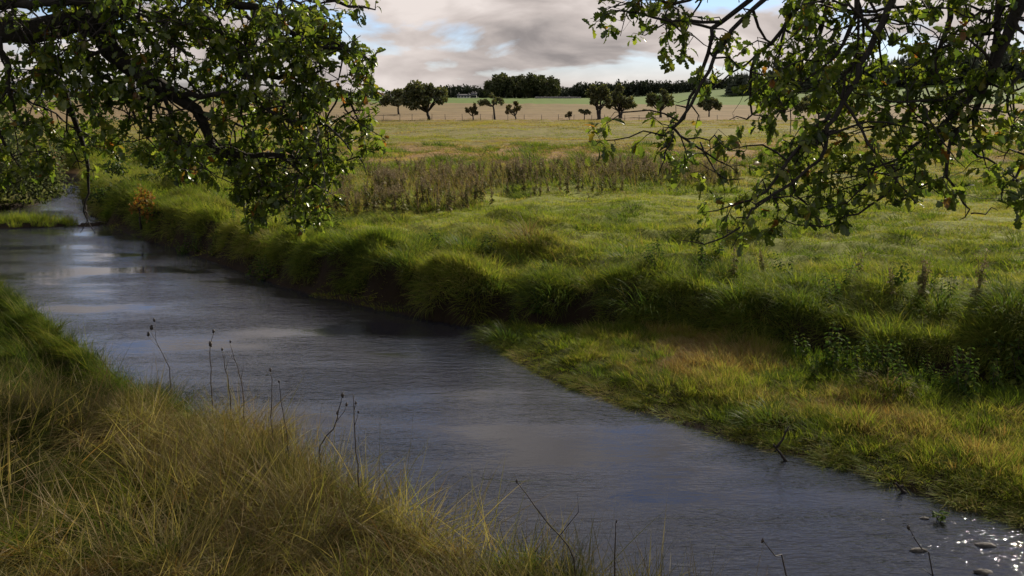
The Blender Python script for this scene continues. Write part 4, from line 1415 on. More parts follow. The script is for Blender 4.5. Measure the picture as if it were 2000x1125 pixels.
m = 162 / FPX       # metres per picture pixel on the fence line
far_tree('hedgerow_tree', 838, 234, 100 * m, 86 * m, 'big leaning round tree above its shadow on the far fence line', 31, 17, -0.16, leaf=0.5, n=420, trunk_f=0.12)
far_tree('hedgerow_tree', 778, 205, 78 * m * 1.3, 54 * m * 1.3, 'dark flat topped tree just left of the big leaning tree', 32, 10, -0.05, leaf=0.6, trunk_f=0.25, depth=230)
far_tree('thorn_tree', 924, 234, 27 * m, 36 * m, 'small russet thorn left of the three little fence line trees', 33, 6, -0.08, M_TREE2, leaf=0.28, n=150, trunk_f=0.16)
far_tree('thorn_tree', 966, 234, 48 * m, 53 * m, 'little windswept tree with bare crooked trunk, middle of three', 34, 8, -0.22, leaf=0.32, n=170, trunk_f=0.45, flat=0.6)
far_tree('thorn_tree', 1008, 234, 38 * m, 42 * m, 'small brown green thorn leaning left, rightmost of three', 35, 7, -0.2, M_TREE2, leaf=0.28, n=190, trunk_f=0.12)
far_tree('thorn_shrub', 1112, 234, 15 * m, 19 * m, 'tiny lone bush between the thorns and the larger right trees', 36, 5, -0.1, M_TREE2, leaf=0.25, n=70, trunk_f=0.12)
far_tree('thorn_tree', 1142, 234, 30 * m, 26 * m, 'low spreading thorn at the foot of the twin trees', 37, 5, -0.15, leaf=0.3, n=120, trunk_f=0.35, flat=0.5)
far_tree('hedgerow_tree', 1170, 233, 62 * m, 80 * m, 'left of the twin dark trees showing bare lower stems', 38, 10, -0.05, leaf=0.45, n=260, trunk_f=0.2, stems=2)
far_tree('hedgerow_tree', 1212, 232, 66 * m, 82 * m, 'right of the twin dark trees beside the hanging boughs', 39, 11, -0.03, leaf=0.45, n=280, trunk_f=0.14, stems=2)
far_tree('hedgerow_tree', 1290, 230, 62 * m, 84 * m, 'dark tree half hidden behind the left hanging bough', 40, 10, 0.0, leaf=0.45, n=260, trunk_f=0.12)
far_tree('hedgerow_tree', 1385, 228, 60 * m, 52 * m, 'rounded tree seen through the gap of the right boughs', 41, 9, -0.05, leaf=0.45, n=220, trunk_f=0.2)
far_tree('hedgerow_tree', 1530, 218, 100 * m * 1.2, 58 * m * 1.2, 'broad domed tree below the conifers, left of a pair', 42, 13, -0.05, leaf=0.5, n=330, trunk_f=0.12, depth=195)
far_tree('hedgerow_tree', 1600, 218, 80 * m * 1.2, 62 * m * 1.2, 'broad domed tree below the conifers, right of a pair', 43, 11, -0.05, leaf=0.5, n=300, trunk_f=0.12, depth=198)
far_tree('hedgerow_tree', 1860, 222, 90 * m * 1.2, 60 * m * 1.2, 'dark tree behind the thick right boughs', 44, 10, -0.05, leaf=0.5, n=280, trunk_f=0.15, depth=192)
far_tree('hedgerow_tree', 540, 225, 70 * m, 60 * m, 'hedgerow tree glimpsed behind the left oak leaves', 45, 9, 0, leaf=0.45, n=240, trunk_f=0.2)

# copse on the rise
mc = 470 / FPX
protos = []
for k in range(4):
    r = np.random.default_rng(60 + k)
    cr, tr = MB(), MB()
    for s in range(9):
        a = r.uniform(0, 6.28)
        q = math.sqrt(r.random())
        spray(cr, (math.cos(a) * q * 2.6, math.sin(a) * q * 2.6, 2.4 + 7.0 * r.random() * (1 - 0.35 * q)), (1.7, 1.7, 1.7), 130, 1.1, r)
    tr.tube([(0, 0, -0.5), (0, 0, 3), (0.2, 0, 8)], [0.35, 0.28, 0.1], 7)
    protos.append((cr.mesh('crown', M_WOOD), tr.mesh('trunk', M_BARK, True)))
k = 0
for row in range(3):
    for q in range(10):
        px = 962 + q * 13.2 + random.uniform(-4, 4) + (row % 2) * 5
        dep = 455 + row * 7 + random.uniform(-2, 2)
        X = at_depth(px, 190, dep)[0]
        p = np.array([X, dep, h1(X, dep)])
        root = empty('copse_tree', p, random.uniform(0, 6.28))
        s = (random.uniform(0.86, 1.06) if 0 < q < 9 else random.uniform(0.72, 0.9))
        root.scale = (s, s, s * 1.08)
        tag(root, 'broadleaved tree packed into the dark square copse on the rise', 'tree', 'trees of the square copse')
        cm, tm = protos[k % 4]
        add('crown', cm, root)
        add('trunk', tm, root)
        k += 1


# conifer plantation and far woods: one dark mass on the skyline
def conifers(name, spots, label, mat=M_CONIF, seed=5, round_f=0.0):
    r = np.random.default_rng(seed)
    mb = MB()
    for X, Y, hh in spots:
        z0 = h1(X, Y)
        if r.random() < round_f:
            for _ in range(3):
                spray(mb, (X + r.normal(0, hh * 0.14), Y, z0 + hh * r.uniform(0.25, 0.68)), (hh * 0.28, hh * 0.2, hh * 0.26), 26, hh * 0.16, r)
            continue
        n = 7
        w = hh * r.uniform(0.18, 0.28)
        for t in range(6):
            zt = hh * (0.10 + 0.9 * (t + 1) / 6)
            zb = hh * (0.06 + 0.9 * t / 6 * 0.92)
            rad = w * (1 - t / 6.3)
            th = np.linspace(0, 2 * np.pi, n, endpoint=False) + r.random() * 6
            rj = rad * r.uniform(0.6, 1.3, n)
            v = np.stack([X + np.cos(th) * rj, Y + np.sin(th) * rj, z0 + zb - hh * 0.05 * r.random(n)], 1)
            v = np.vstack([v, [X + r.normal(0, 0.05), Y, z0 + zt]])
            f = [(i, (i + 1) % n, n) for i in range(n)]
            mb.put(v, f)
    o = add(name, mb.mesh(name, mat))
    tag(o, label, 'wood', kind='stuff')
    return o


spots = []
for px in np.arange(850, 1450, 2.4):
    for row in range(2):
        dep = 760 + row * 14 + random.uniform(-5, 5)
        hh = 7 + 4 * vnoise(np.array([px * 0.02]), np.array([1.0]), 90)[0] + random.uniform(-1.5, 1.5)
        spots.append((at_depth(px + random.uniform(-2, 2), 190, dep)[0], dep, hh * (1.0 if px < 1120 else 1.15)))
conifers('conifer_belt', spots, 'thin dark belt of conifers along the skyline', round_f=0.93)
spots = []
for px in np.arange(1425, 2150, 4.2):
    for row in range(4):
        dep = 480 + row * 9 + random.uniform(-4, 4)
        hh = 10 + 3 * sm((px - 1500) / 300) + random.uniform(-2.0, 2.0) + (5.5 if 1510 < px < 1575 and random.random() < 0.5 else 0)
        spots.append((at_depth(px + random.uniform(-2, 2), 190, dep)[0], dep, hh))
conifers('conifer_plantation', spots, 'dark conifer plantation on the rise behind the right boughs', seed=6, round_f=0.25)
spots = []
for px in np.arange(120, 860, 3.6):
    dep = 640 + random.uniform(-8, 8)
    spots.append((at_depth(px, 190, dep)[0], dep, random.uniform(4, 8)))
conifers('skyline_hedge', spots, 'dark line of trees on the left skyline behind the oak', M_WOOD, 7, 0.9)


# farmhouse on the skyline
def box(mb, lo, hi):
    x0, y0, z0 = lo
    x1, y1, z1 = hi
    v = [(x0, y0, z0), (x1, y0, z0), (x1, y1, z0), (x0, y1, z0), (x0, y0, z1), (x1, y0, z1), (x1, y1, z1), (x0, y1, z1)]
    mb.put(v, None, [(0, 3, 2, 1), (4, 5, 6, 7), (0, 1, 5, 4), (1, 2, 6, 5), (2, 3, 7, 6), (3, 0, 4, 7)])


def bx(name, lo, hi, mat, parent):
    mb = MB()
    box(mb, lo, hi)
    return add(name, mb.mesh(name, mat), parent)


def house(px, dep, w, d, eave, ridge, label, chim=True):
    X = at_depth(px, 190, dep)[0]
    root = empty('farmhouse', (X, dep, h1(X, dep) - 0.1))
    tag(root, label, 'house')
    mb = MB()
    v = [(-w, -d, 0), (w, -d, 0), (w, d, 0), (-w, d, 0), (-w, -d, eave), (w, -d, eave), (w, d, eave), (-w, d, eave), (-w, 0, ridge - 0.15), (w, 0, ridge - 0.15)]
    mb.put(v, [(4, 8, 7), (5, 6, 9)], [(0, 1, 5, 4), (1, 2, 6, 5), (2, 3, 7, 6), (3, 0, 4, 7)])
    add('wall', mb.mesh('wall', M_WALLW), root)
    mb = MB()
    e = 0.3
    v = [(-w - e, -d - e, eave - 0.15), (w + e, -d - e, eave - 0.15), (w + e, 0, ridge), (-w - e, 0, ridge), (-w - e, d + e, eave - 0.15), (w + e, d + e, eave - 0.15)]
    v2 = [(a, b, c + 0.15) for a, b, c in v]
    mb.put(v + v2, None, [(6, 7, 8, 9), (9, 8, 11, 10), (0, 3, 2, 1), (3, 4, 5, 2), (0, 1, 7, 6), (4, 10, 11, 5)])
    rf = add('roof', mb.mesh('roof', M_SLATE), root)
    if chim:
        for sx in (-1, 1):
            bx('chimney', (sx * (w - 0.9) - 0.35, -0.4, ridge - 0.4), (sx * (w - 0.9) + 0.35, 0.4, ridge + 1.1), M_DYKE, rf)
    for q in np.linspace(-w * 0.7, w * 0.7, 4):
        wn_ = bx('window', (q - 0.5, -d - 0.04, 1.0), (q + 0.5, -d + 0.05, 2.2), M_GLASS, root)
        bx('sill', (q - 0.6, -d - 0.12, 0.88), (q + 0.6, -d - 0.005, 0.99), M_DYKE, wn_)
    return root


house(906, 700, 4.4, 2.2, 1.9, 3.0, 'low white farm building on the skyline, left of the copse')
house(926, 706, 1.8, 2.0, 2.6, 4.2, 'taller narrow farmhouse at the right end of the low white building')

# field wall right of the copse
X0, X1 = at_depth(1045, 190, 440)[0], at_depth(1135, 190, 440)[0]
root = empty('field_wall', (X0, 440, h1(X0, 440)))
tag(root, 'pale drystone field wall below the copse', 'wall')
n = 26
for q in range(n):
    xa = X0 + (X1 - X0) * q / n
    xb = X0 + (X1 - X0) * (q + 0.97) / n
    za = h1((xa + xb) / 2, 440) - h1(X0, 440)
    bx('wall_section', (xa - X0, -0.3, za - 0.3), (xb - X0, 0.3, za + 0.75 + random.uniform(-0.08, 0.08)), M_DYKE, root)

# post and wire fence along the far side of the meadow
FY = 164.5
root = empty('fence', (-60, FY, h1(-60, FY)))
tag(root, 'post and wire fence along the far edge of the meadow', 'fence')
post = MB()
post.tube([(0, 0, -0.3), (0, 0, 1.0)], [0.05, 0.045], 6)
post_me = post.mesh('post', M_POST)
line = []
for q in range(62):
    xx = -60 + q * 2.6 + random.uniform(-0.5, 0.5)
    zz = h1(xx, FY) - h1(-60, FY)
    o = add('post', post_me, root, (xx + 60, random.uniform(-0.1, 0.1), zz))
    o.rotation_euler = (random.uniform(-0.06, 0.06), random.uniform(-0.08, 0.08), 0)
    line.append((xx + 60, 0, zz))
line = np.array(line)
for hz in (0.32, 0.62, 0.92):
    mb = MB()
    mb.tube(line + np.array([0, -0.09, hz]), 0.006, 4)
    add('wire', mb.mesh('wire', M_POST), root)


# willow and other shrubs upstream
def shrub(name, p, wid, hgt, label, mat, seed, nst=9, leaf=0.09, n=700, lean=0.0, lobes=12, bare=0.2):
    r = np.random.default_rng(seed)
    root = empty(name, p)
    tag(root, label, 'shrub')
    cr = MB()
    tips = []
    for k in range(lobes):
        a = r.uniform(0, 6.28)
        q = math.sqrt(r.random())
        c = np.array([math.cos(a) * q * wid * 0.38 + lean * hgt, math.sin(a) * q * wid * 0.32, hgt * (bare + (0.9 - bare) * r.random() * (1 - 0.5 * q * q))])
        spray(cr, c, (wid * 0.17, wid * 0.17, hgt * 0.15), n // lobes, leaf, r, 0.6)
        tips.append(c)
    for k in range(nst):
        c = tips[k % len(tips)] + r.normal(0, 0.08, 3)
        b = np.array([r.normal(0, 0.12), r.normal(0, 0.12), -0.1])
        mid = b * 0.5 + c * 0.5 + np.array([0, 0, 0.15 * hgt]) + r.normal(0, 0.1, 3)
        pp, rr = smooth_line([b, mid, c], [0.028, 0.018, 0.006], 0.15, 0.01, r)
        mb = MB()
        mb.tube(pp, rr, 6)
        add('stem', mb.mesh('stem', M_TWIG, True), root)
    tag(add('foliage', cr.mesh('foliage', mat), root), kind='stuff')
    return root


def gp(px, py):
    return ground_at(px, py)


pw = np.array([-15.9, 29.6, 0.0])
pw[2] = h1(pw[0], pw[1])
shrub('willow_shrub', pw, 4.6, 3.0, 'grey green willow bush over the water at the left edge', M_WILLOW, 71, 16, 0.11, 9000, 0.12, 26, 0.12)
pw = np.array([-20.0, 35.5, 0.0])
pw[2] = h1(pw[0], pw[1])
shrub('willow_shrub', pw, 6.0, 4.6, 'taller willow further back behind the left edge bush', M_WILLOW, 72, 14, 0.14, 7000, 0.05, 22, 0.1)
for q, (sx_, sy_, sw, sh, lab, mt) in enumerate([
        (-18.2, 32.0, 4.2, 2.6, 'willow bush beside the upstream channel, behind the left edge bush', M_WILLOW),
        (-17.4, 26.0, 3.4, 1.9, 'low willow bush on the left bank nearest the islet', M_WILLOW),
        (-19.5, 47.0, 6.0, 2.2, 'low dark thicket closing the river bend upstream', M_BUSH),
        (-13.2, 40.0, 4.5, 1.3, 'low green thicket on the far bank beyond the bend', M_BUSH)]):
    shrub('riverside_shrub', np.array([sx_, sy_, h1(sx_, sy_)]), sw, sh, lab, mt, 80 + q, 10, 0.12, 4500, 0.05, 18, 0.05)
pb_ = gp(205, 432)
shrub('alder_shrub', pb_ + np.array([0.3, 1.2, 0]), 2.3, 1.75, 'dark bush on the far bank where the upstream water disappears', M_BUSH, 73, 10, 0.09, 4200, 0, 16, 0.05)
shrub('alder_shrub', gp(330, 372) + np.array([0, 1.0, 0]), 2.6, 1.3, 'dark low bush behind the autumn sapling', M_BUSH, 74, 9, 0.10, 2600, 0, 12, 0.05)
shrub('oak_sapling', gp(296, 440), 0.85, 0.95, 'yellow and brown leaved sapling on the far bank upstream', M_AUTUMN, 75, 6, 0.075, 420, -0.1, 8, 0.25)
shrub('oak_sapling', gp(372, 372), 0.9, 0.75, 'rusty leaved sapling just above the other, under the oak', M_AUTUMN, 76, 5, 0.08, 330, 0.0, 7, 0.25)


# docks and thistles
def dock_parts(seed, hgt=0.85):
    r = np.random.default_rng(seed)
    st, lf, sd = MB(), MB(), MB()
    for k in range(r.integers(3, 6)):
        a = r.uniform(0, 6.28)
        lean = r.uniform(0.02, 0.16)
        top = np.array([math.cos(a) * lean - 0.05, math.sin(a) * lean, r.uniform(0.75, 1.0)]) * hgt
        b = np.array([r.normal(0, 0.03), r.normal(0, 0.03), 0])
        st.tube([b, (b + top) * 0.5 + r.normal(0, 0.01, 3), top], [0.007, 0.006, 0.003], 5, False)
        n = 14
        f = r.uniform(0.15, 0.75, n)
        pos = b + (top - b) * f[:, None]
        th = r.uniform(0, 6.28, n)
        dirs = np.stack([np.cos(th), np.sin(th), r.uniform(-1.0, 0.3, n)], 1)
        R = rot_from(dirs, r.normal(0, 0.3, (n, 3)) + np.array([0, 0, 1.0]))
        put_leaves(lf, pos, R, r.uniform(0.08, 0.17, n) * (1.1 - f * 0.6), np.full(n, -1))
        m_ = 26
        f = r.uniform(0.62, 1.02, m_)
        pos = b + (top - b) * f[:, None] + r.normal(0, 0.022, (m_, 3))
        R = rot_from(r.normal(0, 1, (m_, 3)), r.normal(0, 1, (m_, 3)))
        put_leaves(sd, pos, R, r.uniform(0.02, 0.05, m_), np.full(m_, -1))
    return st.mesh('stem', M_STEM), lf.mesh('foliage', M_DOCK), sd.mesh('seed_head', M_SEED)


DOCKS = [dock_parts(200 + k) for k in range(5)]


def join_meshes(name, mes):
    mb = MB()
    mats, mi = [], []
    for me in mes:
        v = np.empty(len(me.vertices) * 3)
        me.vertices.foreach_get('co', v)
        fs = [tuple(p.vertices) for p in me.polygons]
        t = [f for f in fs if len(f) == 3]
        for f in fs:
            if len(f) == 4:
                t += [(f[0], f[1], f[2]), (f[0], f[2], f[3])]
        mb.put(v.reshape(-1, 3), t)
        mi += [len(mats)] * len(t)
        mats.append(me.materials[0])
    out = mb.mesh(name, mats[0])
    for m_ in mats[1:]:
        out.materials.append(m_)
    out.polygons.foreach_set('material_index', np.array(mi, np.int32))
    return out


P_DOCK = proto_set('dock_mass', [join_meshes('dm%d' % k, d) for k, d in enumerate(DOCKS)])

# the mass of the stands: thick in the middle, thinning out to the sides
pts, wsc = [], []
while len(pts) < 950:
    px, py = random.uniform(540, 1440), random.uniform(336, 416)
    if px < 1000:
        mid, half = 374 - max(0, px - 820) * 0.10, 38 - max(0, px - 860) * 0.14
    else:
        mid, half = 356, 18
    w = math.exp(-((py - mid) / half) ** 2 * 1.2) * (0.9 if px < 960 else 1.0 if px < 1320 else 0.8)
    if px < 1180:
        w *= float(sm((fbm(np.array([px * 0.02]), np.array([py * 0.05]), 99, 2)[0] - 0.25) / 0.3))
    if random.random() < w:
        p = on_z(px, py, 0.72)
        pts.append((p[0], p[1], h1(p[0], p[1])))
        wsc.append(random.uniform(0.35, 0.95) * (0.55 + 0.45 * w))
pts = np.array(pts)
scatter('weed_stand', P_DOCK, 5, pts, np.array(wsc), np.zeros(len(pts)), None, np.stack([rng.normal(0, 0.14, len(pts)), rng.normal(-0.1, 0.14, len(pts)), rng.uniform(0, 6.28, len(pts))], 1),
        'brown stand of seeding docks and thistles in mid meadow', 'weeds')


x = pts[::2, 0] + rng.normal(0, 0.6, len(pts[::2]))
y = pts[::2, 1] + rng.normal(0, 0.9, len(x))
scatter('weed_stand_straw', P_STALK, 4, np.stack([x, y, H(x, y)], 1), rng.uniform(0.7, 1.2, len(x)) * 1.3, rng.uniform(0.6, 0.95, len(x)), rng.normal(0, 0.8, len(x)), None,
        'straw coloured grass stems among the brown weeds', 'grass')


def dock(px, py, s, label, group=None, k=0):
    p = gp(px, py)
    root = empty('dock_plant', p, random.uniform(0, 6.28))
    root.scale = (s, s, s)
    tag(root, label, 'plant', group)
    st, lf, sd = DOCKS[k % 5]
    add('stem', st, root)
    tag(add('foliage', lf, root), kind='stuff')
    tag(add('seed_head', sd, root), kind='stuff')


for k in range(26):
    px = 655 + k * 12.2 + random.uniform(-4, 4)
    dock(px, 418 - max(0, (px - 800)) * 0.12 + random.uniform(-16, 8), random.uniform(0.5, 1.0), 'seeding dock in the front row of the brown weed stand', 'docks along the front of the weed stand', k)
for k in range(14):
    px = 990 + k * 17 + random.uniform(-6, 6)
    dock(px, 378 + random.uniform(-4, 4), random.uniform(0.45, 0.7), 'short dark weed along the foot of the farther weed stand', 'weeds at the foot of the farther stand', k + 2)
dock(1432, 545, 0.55, 'thin weed in the meadow right below the lowest bough tip', k=1)
dock(1492, 540, 0.5, 'sparse weed in the meadow beside a pale flower head', k=2)
dock(1678, 545, 0.45, 'lone thin weed standing mid meadow below the right boughs', k=3)
dock(1800, 590, 0.7, 'tall leaning weed with dark seed heads, left of the right edge pair', k=4)
dock(1905, 600, 0.75, 'tall leaning weed with dark seed heads near the right edge', k=0)
dock(1740, 590, 0.5, 'shorter dark weed left of the two tall leaning ones', k=1)


# tussocks that stand out
def tussock(px, py, s, label, tnt, k):
    p = gp(px, py)
    n = 230
    b = Blades()
    r = np.random.default_rng(300 + k)
    for _ in range(n):
        a = r.uniform(0, 6.28)
        q = math.sqrt(r.random())
        d = np.array([math.cos(a), math.sin(a)]) * 0.8 + np.array([-0.45, -0.2]) + r.normal(0, 0.2, 2)
        d /= np.linalg.norm(d)
        b.add((math.cos(a) * q * 0.32, math.sin(a) * q * 0.26, 0.13 * (1 - q * q)), d, r.uniform(0.25, 0.48), 0.007 * r.uniform(0.7, 1.3), 0.40 + 0.6 * q, 1.8 * r.uniform(0.6, 1.2), 6, r)
    o = add('grass_tussock', b.mesh('grass_tussock', tuss_mat(tnt)), None, p)
    o.scale = (s, s, s)
    tag(o, label, 'tussock')


_tm = {}


def tuss_mat(t):
    key = 'dark' if t < 0.5 else 'brown'
    if key not in _tm:
        st = [(0, (0.04, 0.075, 0.014)), (0.7, (0.085, 0.125, 0.02)), (1, (0.13, 0.14, 0.03))] if key == 'dark' else [(0, (0.075, 0.07, 0.02)), (0.6, (0.14, 0.105, 0.04)), (1, (0.21, 0.14, 0.06))]
        _tm[key] = leaf_mat('tussock_' + key, st, 0.42, 0.015, 0.5)
    return _tm[key]


for k, (px, py, s, t, lab) in enumerate([
        (1030, 478, 1.35, 0.8, 'dark brown domed tussock in the meadow left of centre'),
        (1228, 512, 1.0, 0.2, 'dark green tussock standing alone behind the big bank mound'),
        (1250, 610, 1.25, 0.2, 'big rounded mound of combed grass on the bank lip'),
        (1080, 600, 1.15, 0.2, 'bulging grass mound on the bank above the spit tip'),
        (960, 590, 1.0, 0.2, 'grass mound on the bank lip left of the spit tip'),
        (790, 530, 1.1, 0.2, 'grass mound on the bank lip below the weed stand'),
        (690, 505, 1.15, 0.2, 'shaggy grass mound on the bank right of the oak leaves'),
        (900, 490, 1.0, 0.2, 'low dark tussock behind the bank lip left of the brown one'),
        (1010, 530, 1.0, 0.2, 'green tussock between the brown tussock and the bank lip'),
        (1440, 610, 1.1, 0.2, 'grass mound on the bank right of the biggest mound'),
        (1830, 620, 1.1, 0.2, 'dark tussock near the right edge under the tall weeds'),
        (1965, 615, 1.1, 0.2, 'dark tussock touching the right edge of the meadow'),
        (1560, 600, 1.0, 0.2, 'leafy tussock midway along the right bank'),
        (985, 672, 0.9, 0.2, 'tall green reedy tuft at the very tip of the spit'),
        (1500, 830, 0.75, 0.2, 'dark green tussock on the spit by the forked twig'),
        (1730, 770, 0.8, 0.8, 'rusty tussock on the spit in front of the nettles')]):
    tussock(px, py, s, lab, t, k)


# nettles at the foot of the right bank
def nettle_parts(seed):
    r = np.random.default_rng(seed)
    st, lf = MB(), MB()
    for k in range(4):
        a = r.uniform(0, 6.28)
        b = np.array([r.normal(0, 0.06), r.normal(0, 0.06), 0])
        top = b + np.array([math.cos(a) * 0.1, math.sin(a) * 0.1, r.uniform(0.4, 0.6)])
        st.tube([b, (b + top) / 2 + r.normal(0, 0.015, 3), top], [0.005, 0.004, 0.002], 5, False)
        for f in np.linspace(0.15, 1.0, 9):
            p = b + (top - b) * f
            th = r.uniform(0, 6.28)
            for q in (0, math.pi):
                d = np.array([[math.cos(th + q), math.sin(th + q), -0.35]])
                R = rot_from(d, np.array([[0, 0, 1.0]]) + r.normal(0, 0.25, (1, 3)))
                put_leaves(lf, p[None], R, np.array([0.1 * (1.15 - 0.6 * f)]), np.array([-1]))
    return st.mesh('stem', M_DARKSTEM), lf.mesh('foliage', M_NETTLE)


NETS = [nettle_parts(400 + k) for k in range(4)]
for k in range(17):
    px = 1590 + k * 25 + random.uniform(-8, 8)
    p = gp(px, 742 + min(30, (px - 1590) * 0.12) + random.uniform(-34, 12))
    root = empty('nettle_plant', p, random.uniform(0, 6.28))
    s = random.uniform(0.45, 0.95)
    root.scale = (s, s, s)
    tag(root, 'leafy nettle in the row below the shaded right bank', 'plant', 'nettles below the right bank')
    add('stem', NETS[k % 4][0], root)
    add('foliage', NETS[k % 4][1], root)


P_NET = proto_set('leafy_weed', [join_meshes('nw%d' % k, d) for k, d in enumerate(NETS)])
x, y = frustum_pts(7.5, 22, 5, 2.0)
dW, dN, dF = fields(x, y)
k = (dF > -0.3) & (dF < 2.2) & (rng.random(len(x)) < 0.42 * (fbm(x * 0.6, y * 0.6, 87, 2) > 0.42))
x, y = x[k], y[k]
scatter('bank_weeds', P_NET, 4, np.stack([x, y, H(x, y)], 1), rng.uniform(0.45, 0.85, len(x)), np.zeros(len(x)), None, np.stack([rng.normal(0, 0.2, len(x)), rng.normal(0, 0.2, len(x)), rng.uniform(0, 6.28, len(x))], 1),
        'broad leaved weeds mixed into the grass of the far bank', 'weeds')


# dead flower stems on the near bank, standing against the water
def dead_stem(pts, dep, label, heads, twigs=()):
    P = px_line(pts, dep)
    base = P[0].copy()
    zb = h1(base[0], base[1])
    P = np.vstack([[base[0], base[1], zb - 0.03], P])
    loc = P[0].copy()
    root = empty('dead_flower_stem', loc)
    tag(root, label, 'plant')
    p, rr = smooth_line(P, np.linspace(0.005, 0.002, len(P)), 0.06, 0.003)
    mb = MB()
    mb.tube(p - loc, rr, 5)
    add('stem', mb.mesh('stem', M_DARKSTEM), root)
    for tw in twigs:
        q = px_line(tw, dep)
        mb = MB()
        mb.tube(q - loc, np.linspace(0.002, 0.001, len(q)), 4)
        add('side_stem', mb.mesh('side_stem', M_DARKSTEM), root)
    for hx, hy, hs in heads:
        c = at_depth(hx, hy, dep) - loc
        mb = MB()
        r = np.random.default_rng(int(hx))
        nr, ns = 7, 9                                   # bristly lump
        v, q = [], []
        for a in range(nr):
            ph = math.pi * (a + 0.5) / nr
            for b in range(ns):
                th = 2 * math.pi * b / ns
                k = hs * 0.42 * (1.0 + (0.55 if (a + b) % 2 else -0.25) * r.random())
                v.append(c + np.array([math.cos(th) * math.sin(ph) * k, math.sin(th) * math.sin(ph) * k, math.cos(ph) * k * 1.6]))
        for a in range(nr - 1):
            for b in range(ns):
                q.append((a * ns + b, a * ns + (b + 1) % ns, (a + 1) * ns + (b + 1) % ns, (a + 1) * ns + b))
        mb.put(v, None, q)
        add('seed_head', mb.mesh('seed_head', M_DARKSTEM), root)


dead_stem([(412, 740), (410, 705), (411, 675), (418, 648)], 7.6, 'dead stem with two round dark seed heads, left of the pair', [(411, 672, 0.03), (417, 647, 0.022)], [[(411, 690), (403, 684)]])
dead_stem([(448, 760), (440, 720), (434, 682)], 7.3, 'bare straight stem, left of a close pair above the water', [(434, 682, 0.016)], [[(441, 722), (447, 700)]])
dead_stem([(474, 762), (462, 715), (450, 668)], 7.2, 'bare straight stem, right of a close pair above the water', [(450, 667, 0.014)], [[(470, 745), (476, 712)], [(460, 705), (443, 688)]])
dead_stem([(330, 720), (312, 680), (296, 650)], 8.0, 'branched dry stem with pale seed heads by the upper bank', [(296, 640, 0.03), (290, 652, 0.025), (301, 625, 0.02)], [[(312, 680), (288, 656)], [(305, 668), (302, 628)]])
dead_stem([(530, 800), (531, 760), (528, 722)], 6.6, 'thin dry stem between the close pair and the forked one', [(528, 722, 0.018)])
dead_stem([(625, 872), (650, 838), (662, 800), (669, 772)], 5.9, 'forked dead stem with beaded seed heads over the water', [(669, 772, 0.02), (677, 790, 0.016), (659, 806, 0.016)], [[(655, 826), (672, 804), (678, 790)], [(662, 800), (658, 806)]])
dead_stem([(700, 930), (694, 870), (692, 800), (690, 770)], 5.6, 'tall thin stem just right of the forked one', [(695, 787, 0.012), (700, 805, 0.012)], [[(693, 830), (701, 805)], [(692, 800), (695, 788)]])
dead_stem([(560, 850), (552, 800), (545, 745)], 6.4, 'fine dry stem leaning left above the bank bulge', [(545, 745, 0.014)])
dead_stem([(1120, 1090), (1060, 1010), (1010, 940)], 4.4, 'dark arching stem leaning left over the lower water', [(1128, 970, 0.001), (1009, 940, 0.012)], [[(1090, 1050), (1130, 1000), (1128, 965)]])
dead_stem([(1200, 1125), (1202, 1070), (1204, 1020)], 4.2, 'thin upright stem standing in the lower middle of the river', [(1204, 1018, 0.008)])
dead_stem([(1535, 1130), (1515, 1085), (1490, 1057)], 4.2, 'curved stem with a dark head at the bottom edge', [(1489, 1056, 0.014)])
dead_stem([(1822, 1130), (1800, 1075), (1775, 1030)], 4.6, 'leaning stem with dark spikelet near the bottom right corner', [(1774, 1030, 0.016)], [[(1822, 1125), (1800, 1110)]])


# forked twig by the spit, small twig downstream and debris in the shallows
def twig(lines, dep, label):
    loc = px_line([lines[0][0]], dep)[0]
    root = empty('twig', loc)
    tag(root, label, 'twig')
    for ln, r0 in [(l, 0.016 - 0.004 * i) for i, l in enumerate(lines)]:
        P = px_line(ln, dep)
        p, rr = smooth_line(P, np.linspace(r0, r0 * 0.45, len(P)), 0.05, 0.003)
        mb = MB()
        mb.tube(p - loc, rr, 6)
        add('fork', mb.mesh('fork', M_TWIG, True), root)


dz = on_z(1530, 900)[1]
twig([[(1537, 905), (1524, 885), (1510, 868)], [(1516, 874), (1528, 858), (1540, 833)], [(1528, 858), (1534, 856)]], dz, 'bent forked twig sticking out of the water by the spit')
dz = on_z(1765, 962)[1]
twig([[(1768, 964), (1758, 952), (1749, 943)], [(1758, 952), (1764, 946)]], dz, 'short dark twig at the spit edge near the glinting shallows')


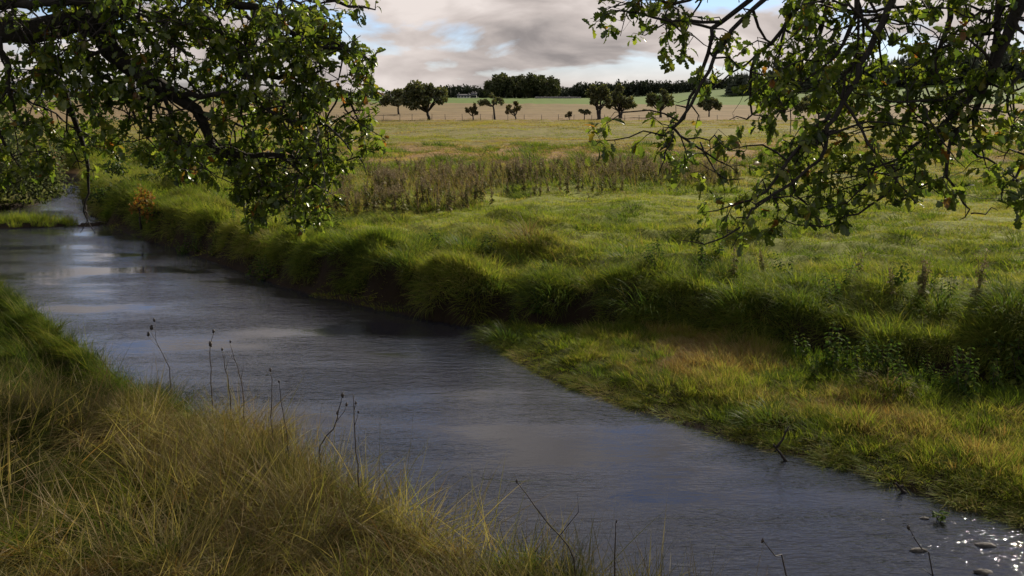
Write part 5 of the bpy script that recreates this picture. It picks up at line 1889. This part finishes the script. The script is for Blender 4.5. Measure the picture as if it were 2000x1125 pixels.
def stone(px, py, s, label, seed):
    p = on_z(px, py, 0.0)
    r = np.random.default_rng(seed)
    th = np.linspace(0, 2 * np.pi, 10, endpoint=False)
    v, q = [], []
    for k, (f, zz) in enumerate([(0.8, -0.05), (1.0, 0.0), (0.85, 0.018), (0.45, 0.034)]):
        rr = s * f * r.uniform(0.55, 1.3, 10)
        v += [(math.cos(t) * a * 1.3, math.sin(t) * a * 0.8, zz * s / 0.09 + r.normal(0, 0.002)) for t, a in zip(th, rr)]
    for k in range(3):
        q += [(k * 10 + j, k * 10 + (j + 1) % 10, k * 10 + 10 + (j + 1) % 10, k * 10 + 10 + j) for j in range(10)]
    v.append((0, 0, 0.04 * s / 0.09))
    t = [(30 + j, 30 + (j + 1) % 10, 40) for j in range(10)]
    mb = MB()
    mb.put(v, t, q)
    o = add('stone', mb.mesh('stone', M_STONE, True), None, (p[0], p[1], 0))
    tag(o, label, 'stone')


stone(1925, 1066, 0.05, 'dark wet stone breaking the surface near the right edge', 1)
stone(1795, 1076, 0.045, 'dark wet stone left of the other in the bottom right shallows', 2)
stone(1806, 1013, 0.028, 'tiny pale stone beside the floating leafy sprig', 3)
stone(1920, 1118, 0.05, 'flat dark stone at the bottom right among sun glints', 4)
p = on_z(1833, 1016)
root = empty('water_sprig', p)
tag(root, 'leafy sprig of water weed standing up in the shallows', 'plant')
r = np.random.default_rng(9)
mb = MB()
for k in range(3):
    mb.tube([(0, 0, -0.05), (r.normal(0, 0.02), r.normal(0, 0.02), 0.04), (r.normal(0, 0.03), r.normal(0, 0.03), 0.07)], [0.004, 0.003, 0.002], 5)
add('stem', mb.mesh('stem', M_DARKSTEM), root)
n = 16
th = r.uniform(0, 6.28, n)
mb = MB()
put_leaves(mb, np.stack([r.normal(0, 0.02, n), r.normal(0, 0.02, n), r.uniform(0.01, 0.07, n)], 1), rot_from(np.stack([np.cos(th), np.sin(th), r.uniform(-0.3, 0.6, n)], 1), r.normal(0, 0.3, (n, 3)) + np.array([0, 0, 1.0])), np.full(n, 0.05), np.full(n, -1))
add('foliage', mb.mesh('foliage', M_NETTLE), root)
